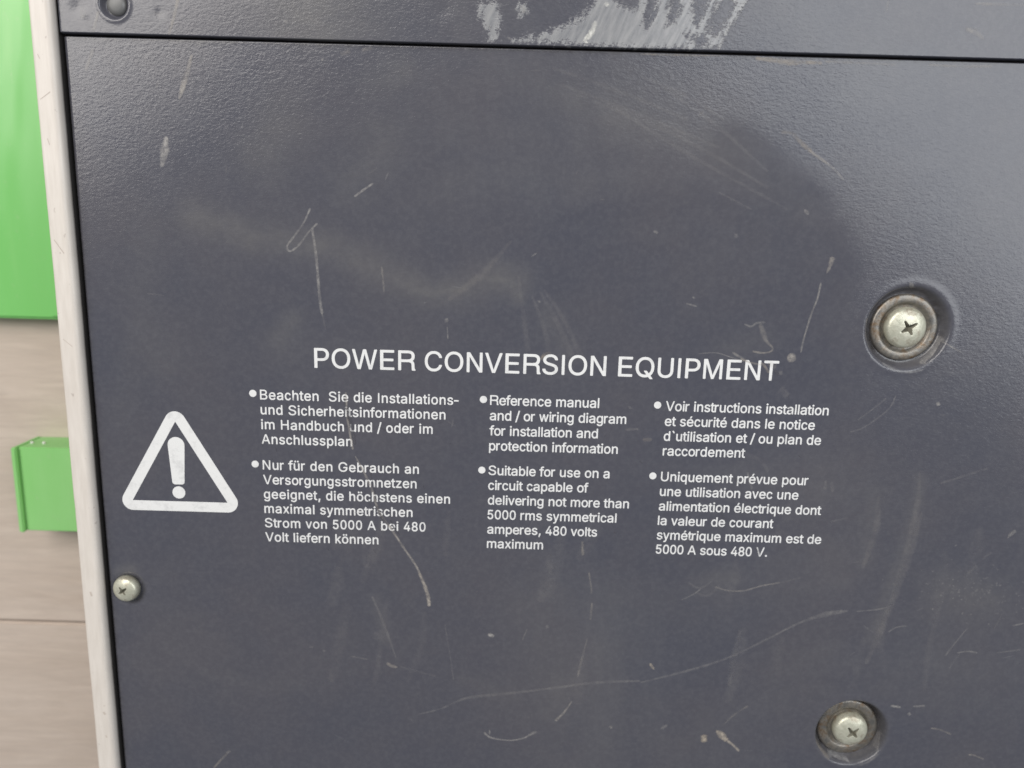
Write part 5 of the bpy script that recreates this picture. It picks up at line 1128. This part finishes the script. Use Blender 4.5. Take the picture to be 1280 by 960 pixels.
def strip_z(X, Y):
    X, Y = np.asarray(X, float), np.asarray(Y, float)
    Z = np.full(X.shape, FZ + 0.25)
    r = np.hypot(X - HOLE[0], Y - HOLE[1])
    Z = Z - 1.5 * smoothstep((3.3 - r) / 0.9) + 0.12 * np.exp(-((r - 3.6) / 0.45) ** 2)
    for cx, cy, rr, d in ((-101.2, 84.6, 1.6, 0.14), (-99.9, 83.2, 0.9, -0.08), (-82.6, 83.9, 1.0, 0.07), (100.9, 84.6, 1.5, 0.10), (-18.0, 86.2, 1.8, 0.1)):
        Z = Z - d * np.exp(-(np.hypot(X - cx, Y - cy) / rr) ** 2)
    Z = Z + 0.05 * np.sin(X * 0.05)
    Z = Z - 1.2 * smoothstep((SEAM + 0.2 + 0.3 - Y) / 0.3) ** 2
    Z = Z - 1.0 * smoothstep((PANEL_L + 0.1 - X) / 0.6) ** 2
    return Z


xs = spaced(PANEL_L - 0.4, PANEL_L - 0.3, 118, RIGHT, 0.3, 3)
ys = np.concatenate([np.arange(SEAM + 0.2, SEAM + 1.2, 0.1), spaced(SEAM + 1.25, SEAM + 1.3, 96, TOP, 0.3, 2)])
sm, X, Y = grid_mesh(xs, ys, strip_z)
w = np.full(X.shape, -3.0)
for pg in BARE:
    w = np.maximum(w, signed(X, Y, pg))
for pg in KEPT:
    w = np.minimum(w, -signed(X, Y, pg))
set_attr(sm, "wear", np.clip(0.5 + w / 5.0, 0, 0.85))
set_attr(sm, "peel", 0.7 * np.clip(1 - 0.7 * smoothstep((w + 1) / 2), 0, 1))
set_attr(sm, "dust", 0.5 * np.exp(-((X + 48) / 14) ** 2))
strip = link("cover_strip", sm, M_STRIP, unit)
strip["label"] = "dark strip above the seam with a scraped bare patch"
merge_into(strip, ribbons(sc_strip, strip_z, 0.07, 6), M_SCRATCH)
rv = link("rivet", lathe([(0, FZ - 0.2), (1.3, FZ - 0.25), (1.9, FZ - 0.45), (2.3, FZ - 0.9), (2.45, FZ - 1.6)], 48, (HOLE[0] + 0.1, HOLE[1] + 0.1)), M_RIVET, strip)

# ---- screws
def screw_mesh(head_r, head_h, slot_len, slot_w, slot_d, angle):
    prof = [(0, head_h)]
    for k in range(1, 13):
        q = k / 12
        prof.append((head_r * (0.90 * q), head_h - 0.30 * head_h * q ** 2.6))
    prof += [(head_r * 0.965, head_h * 0.55), (head_r * 0.995, head_h * 0.42), (head_r, head_h * 0.30), (head_r, 0), (0, 0)]
    me = lathe(prof[:-1] + [(0, 0)], 64)
    bm = bmesh.new()
    rg = random.Random(int(angle * 1000))
    ring = []
    for q in range(4):
        th = angle + q * math.pi / 2
        rt = slot_len / 2 * rg.uniform(0.85, 1.12)
        for dr, dw in ((rt, -0.30), (rt, 0.30)):
            ring.append((dr * math.cos(th) - dw * slot_w * math.sin(th), dr * math.sin(th) + dw * slot_w * math.cos(th)))
        tc, rc = th + math.pi / 4 + rg.uniform(-0.15, 0.15), slot_w * rg.uniform(0.85, 1.15)
        ring.append((rc * math.cos(tc), rc * math.sin(tc)))
    top = [bm.verts.new(Vector((x * 1.12, y * 1.12, head_h + 0.3)) * MM) for x, y in ring]
    low = [bm.verts.new(Vector((x * 0.50, y * 0.50, head_h - slot_d)) * MM) for x, y in ring]
    bm.faces.new(top)
    bm.faces.new(low[::-1])
    for i in range(len(ring)):
        j = (i + 1) % len(ring)
        bm.faces.new((low[i], low[j], top[j], top[i]))
    cut_me = from_bm(bm)
    me.materials.append(M_SCREW)
    cut_me.materials.append(M_GRIME)
    a = bpy.data.objects.new("a", me)
    b = bpy.data.objects.new("b", cut_me)
    coll.objects.link(a)
    coll.objects.link(b)
    md = a.modifiers.new("cut", 'BOOLEAN')
    md.object, md.operation, md.solver, md.use_self = b, 'DIFFERENCE', 'EXACT', True
    md.material_mode = 'TRANSFER'
    bpy.context.view_layer.update()
    dg = bpy.context.evaluated_depsgraph_get()
    out = bpy.data.meshes.new_from_object(a.evaluated_get(dg))
    bpy.data.objects.remove(a)
    bpy.data.objects.remove(b)
    return out


def big_screw(centre, floor_z, head_r, head_h, angle, label, off=(0, 0)):
    me = screw_mesh(head_r, head_h, 4.3, 0.72, 1.6, angle)
    s = link("screw", me, [], unit)
    s.location = ((centre[0] + off[0]) * MM, (centre[1] + off[1]) * MM, floor_z * MM)
    s["label"] = label
    w = link("washer", lathe([(2.5, 0.15), (head_r + 0.1, 0.1), (head_r + 0.75, 0.18), (head_r + 1.05, 0.75), (head_r + 1.5, 0.95), (7.7, 0.9), (8.15, 0.72), (8.3, 0.35), (8.3, -0.3)], 96), M_WASHER, s)
    w.location = (-off[0] * MM, -off[1] * MM, 0)
    return s


d = DIMPLES[0]
big_screw(d[0], FZ - d[3], 5.1, 2.9, math.radians(32), "upper cross slot screw in a wide dimple")
d = DIMPLES[1]
big_screw(d[0], FZ - d[3], 4.75, 3.2, math.radians(42), "lower cross slot screw sunk in its dimple", (0.5, -0.25))
me = screw_mesh(3.5, 2.8, 2.7, 0.6, 1.3, math.radians(38))
s = link("screw", me, [], unit)
s.location = (-100.3 * MM, -58.0 * MM, (FZ - 0.4) * MM)
s.rotation_euler = (0, math.radians(-7), 0)
s["label"] = "small domed screw by the rim"


# ---- printing
def outline_mesh(loops, extra):
    """fill closed outlines (in mm, holes by nesting) and return one thin mesh"""
    cu = bpy.data.curves.new("c", 'CURVE')
    cu.dimensions, cu.fill_mode = '2D', 'BOTH'
    cu.extrude, cu.offset = 0.012, extra
    for lp in loops:
        sp = cu.splines.new('POLY')
        sp.points.add(len(lp) - 1)
        sp.use_cyclic_u = True
        for pt, (x, y) in zip(sp.points, lp):
            pt.co = (x, y, 0, 1)
    o = bpy.data.objects.new("c", cu)
    coll.objects.link(o)
    bpy.context.view_layer.update()
    me = bpy.data.meshes.new_from_object(o.evaluated_get(bpy.context.evaluated_depsgraph_get()))
    bpy.data.objects.remove(o)
    return me


def glyph_loops(ch):
    adv, cs = GLYPHS[ch]
    return adv, [[(c[i], c[i + 1]) for i in range(0, len(c), 2)] for c in cs]


def set_line(text, x, y, width, em, loops):
    gl = [glyph_loops(c) for c in text]
    first = min(p[0] for l in gl[0][1] for p in l)
    last = max(p[0] for l in gl[-1][1] for p in l)
    nat = (sum(g[0] for g in gl[:-1]) + last - first) * em / 1000
    track = (width - nat) / (len(text) - 1)
    cx = x - first * em / 1000
    for adv, ls in gl:
        for l in ls:
            loops.append([(cx + q[0] * em / 1000, y + q[1] * em / 1000) for q in l])
        cx += adv * em / 1000 + track


def disc_loop(cx, cy, r):
    return [(cx + r * math.cos(k * math.pi / 14), cy + r * math.sin(k * math.pi / 14)) for k in range(28)]


def printed(name, loops, extra, label):
    me = outline_mesh(loops, extra)
    co = np.empty(len(me.vertices) * 3)
    me.vertices.foreach_get("co", co)
    co = co.reshape(-1, 3)
    co[:, 2] += panel_z(co[:, 0], co[:, 1]) + 0.035
    me.vertices.foreach_set("co", (co * MM).ravel())
    me.update()
    o = link(name, me, M_INK, panel, False)
    o["label"] = label


L = []
set_line(TITLE[0], TITLE[1], TITLE[2], TITLE[3], 6.85, L)
printed("title_lettering", L, 0.0, "large white title in capitals")
WHERE = ["upper German paragraph of four lines", "lower German paragraph of six lines", "upper English paragraph of four lines", "lower English paragraph of six lines", "upper French paragraph of four lines", "lower French paragraph of six lines"]
for par, lab in zip(PARAGRAPHS, WHERE):
    L = [disc_loop(par['bullet'][0], par['bullet'][1], 0.92)]
    for tx, x, y, wd in par['lines']:
        set_line(tx, x, y, wd, 3.44, L)
    printed("text_paragraph", L, 0.0, lab)

# warning triangle: the sharp inner triangle grown by a round border
tri = [(-84.97, -12.16), (-97.24, -33.45), (-72.70, -33.45)]
R = 2.68
cen = (sum(p[0] for p in tri) / 3, sum(p[1] for p in tri) / 3)
outer = []
for i, p in enumerate(tri):
    a, b = tri[i - 1], tri[(i + 1) % 3]
    def normal(u, v):
        n = Vector((v[1] - u[1], u[0] - v[0])).normalized()
        return n if n.dot(Vector(u) - Vector(cen)) > 0 else -n
    a1 = math.atan2(*reversed(normal(a, p)))
    a2 = math.atan2(*reversed(normal(p, b)))
    da = (a2 - a1 + math.pi) % (2 * math.pi) - math.pi
    outer += [(p[0] + R * math.cos(a1 + da * k / 14), p[1] + R * math.sin(a1 + da * k / 14)) for k in range(15)]
bar = []
for cx, cy, r, s0, s1 in ((-85.12, -18.35, 2.15, 0, math.pi),):
    bar += [(cx + r * math.cos(s0 + (s1 - s0) * k / 16), cy + r * math.sin(s0 + (s1 - s0) * k / 16)) for k in range(17)]
bar += [(-85.1 - 1.58 + 0.75 * (1 - math.cos(k * math.pi / 16)), -28.1 - 0.75 * math.sin(k * math.pi / 16)) for k in range(9)]
bar += [(-85.1 + 1.58 - 0.75 * (1 - math.cos(k * math.pi / 16)), -28.1 - 0.75 * math.sin(k * math.pi / 16)) for k in range(8, -1, -1)]
printed("warning_symbol", [outer, tri, bar, disc_loop(-85.15, -31.02, 1.66)], 0.0, "white warning triangle with an exclamation mark")

# fine dark nicks in the rim's face
def nick(x0, y0, x1, y1, w):
    d = Vector((x1 - x0, y1 - y0))
    nn = Vector((-d.y, d.x)).normalized() * w / 2
    z = RIM_Z + 0.02
    return [((x0 + nn.x) * MM, (y0 + nn.y) * MM, z * MM), ((x0 - nn.x) * MM, (y0 - nn.y) * MM, z * MM), ((x1 - nn.x) * MM, (y1 - nn.y) * MM, z * MM), ((x1 + nn.x) * MM, (y1 + nn.y) * MM, z * MM)]


nicks = [(-110.2, 64.2, -107.8, 65.9, .16), (-110.0, 32.5, -107.9, 29.3, .22), (-110.0, 8.6, -107.9, 6.8, .18), (-108.9, -58.2, -108.6, -59.4, .5), (-108.3, -93.4, -107.8, -94.2, .6), (-108.2, -100.6, -107.9, -101.2, .35), (-108.1, -91.6, -107.6, -91.5, .2), (-109.4, 55.6, -109.0, 54.2, .2), (-109.9, 74.0, -109.5, 73.0, .18)]
bm = bmesh.new()
bm.from_mesh(rim.data)
for q in nicks:
    f = bm.faces.new([bm.verts.new(v) for v in nick(*q)])
    f.material_index = 1
    f.normal_update()
    if f.normal.z < 0:
        f.normal_flip()
bm.to_mesh(rim.data)
bm.free()

# ------------------------------------------------------------------ green things on the floor
def green_sheet():
    root = empty("green_sheet", (-0.23, 0.10, 0), "large flat green panel with a slightly rippled glossy face, above the bare wood", "panel")
    bm = bmesh.new()
    g = box_bm(bm, -340, -120, 3.8, 300, 0, 8.0)
    bmesh.ops.bevel(bm, geom=[e for e in bm.edges], offset=0.0008, segments=2, affect='EDGES')
    me = from_bm(bm)
    me.transform(Matrix.Translation((0.23, -0.10, 0)))
    link("board", me, M_GREEN, root, False)
    # thin raised strip near its right side
    bm = bmesh.new()
    vs = [bm.verts.new(Vector((x, y, z)) * MM) for y, dx in ((5, 0), (298, 18.6)) for x, z in ((-154.4 + dx, 7.9), (-154.1 + dx, 8.4), (-120, 8.4), (-120, 7.9))]
    for i in range(3):
        bm.faces.new((vs[i], vs[i + 1], vs[4 + i + 1], vs[4 + i]))
    bm.faces.new((vs[0], vs[3], vs[2], vs[1]))
    bm.faces.new(vs[4:8])
    me = from_bm(bm)
    me.transform(Matrix.Translation((0.23, -0.10, 0)))
    link("raised_strip", me, M_GREEN, root, False)


def green_block():
    root = empty("green_box", (-0.145, -0.054, 0), "small green plastic box with a raised lip along its left side, on the bare wood", "box")
    x0, x1, y0, y1 = -168.4, -122.0, -69.3, -39.3
    bm = bmesh.new()
    box_bm(bm, x0 + 1.7, x1, y0, y1, 0, 13.4)
    bmesh.ops.bevel(bm, geom=[e for e in bm.edges], offset=0.0003, segments=2, affect='EDGES')
    me = from_bm(bm)
    me.transform(Matrix.Translation((0.145, 0.054, 0)))
    link("body", me, M_GREENB, root, False)
    bm = bmesh.new()
    box_bm(bm, x0, x0 + 1.75, y0 - 0.15, y1 + 0.1, 0, 15.0)
    bmesh.ops.bevel(bm, geom=[e for e in bm.edges], offset=0.00035, segments=2, affect='EDGES')
    me = from_bm(bm)
    me.transform(Matrix.Translation((0.145, 0.054, 0)))
    link("side_lip", me, M_GREENB, root, False)
    for px in (-164.9, -160.8):
        bm = bmesh.new()
        bmesh.ops.create_cone(bm, cap_ends=True, segments=20, radius1=0.6 * MM, radius2=0.45 * MM, depth=0.8 * MM)
        bmesh.ops.rotate(bm, verts=bm.verts, cent=(0, 0, 0), matrix=Matrix.Rotation(-math.pi / 2, 3, 'X'))
        bmesh.ops.translate(bm, verts=bm.verts, vec=Vector((px + 145, y1 + 0.3 + 54, 8.6)) * MM)
        link("pin", from_bm(bm), M_PIN, root)


green_sheet()
green_block()
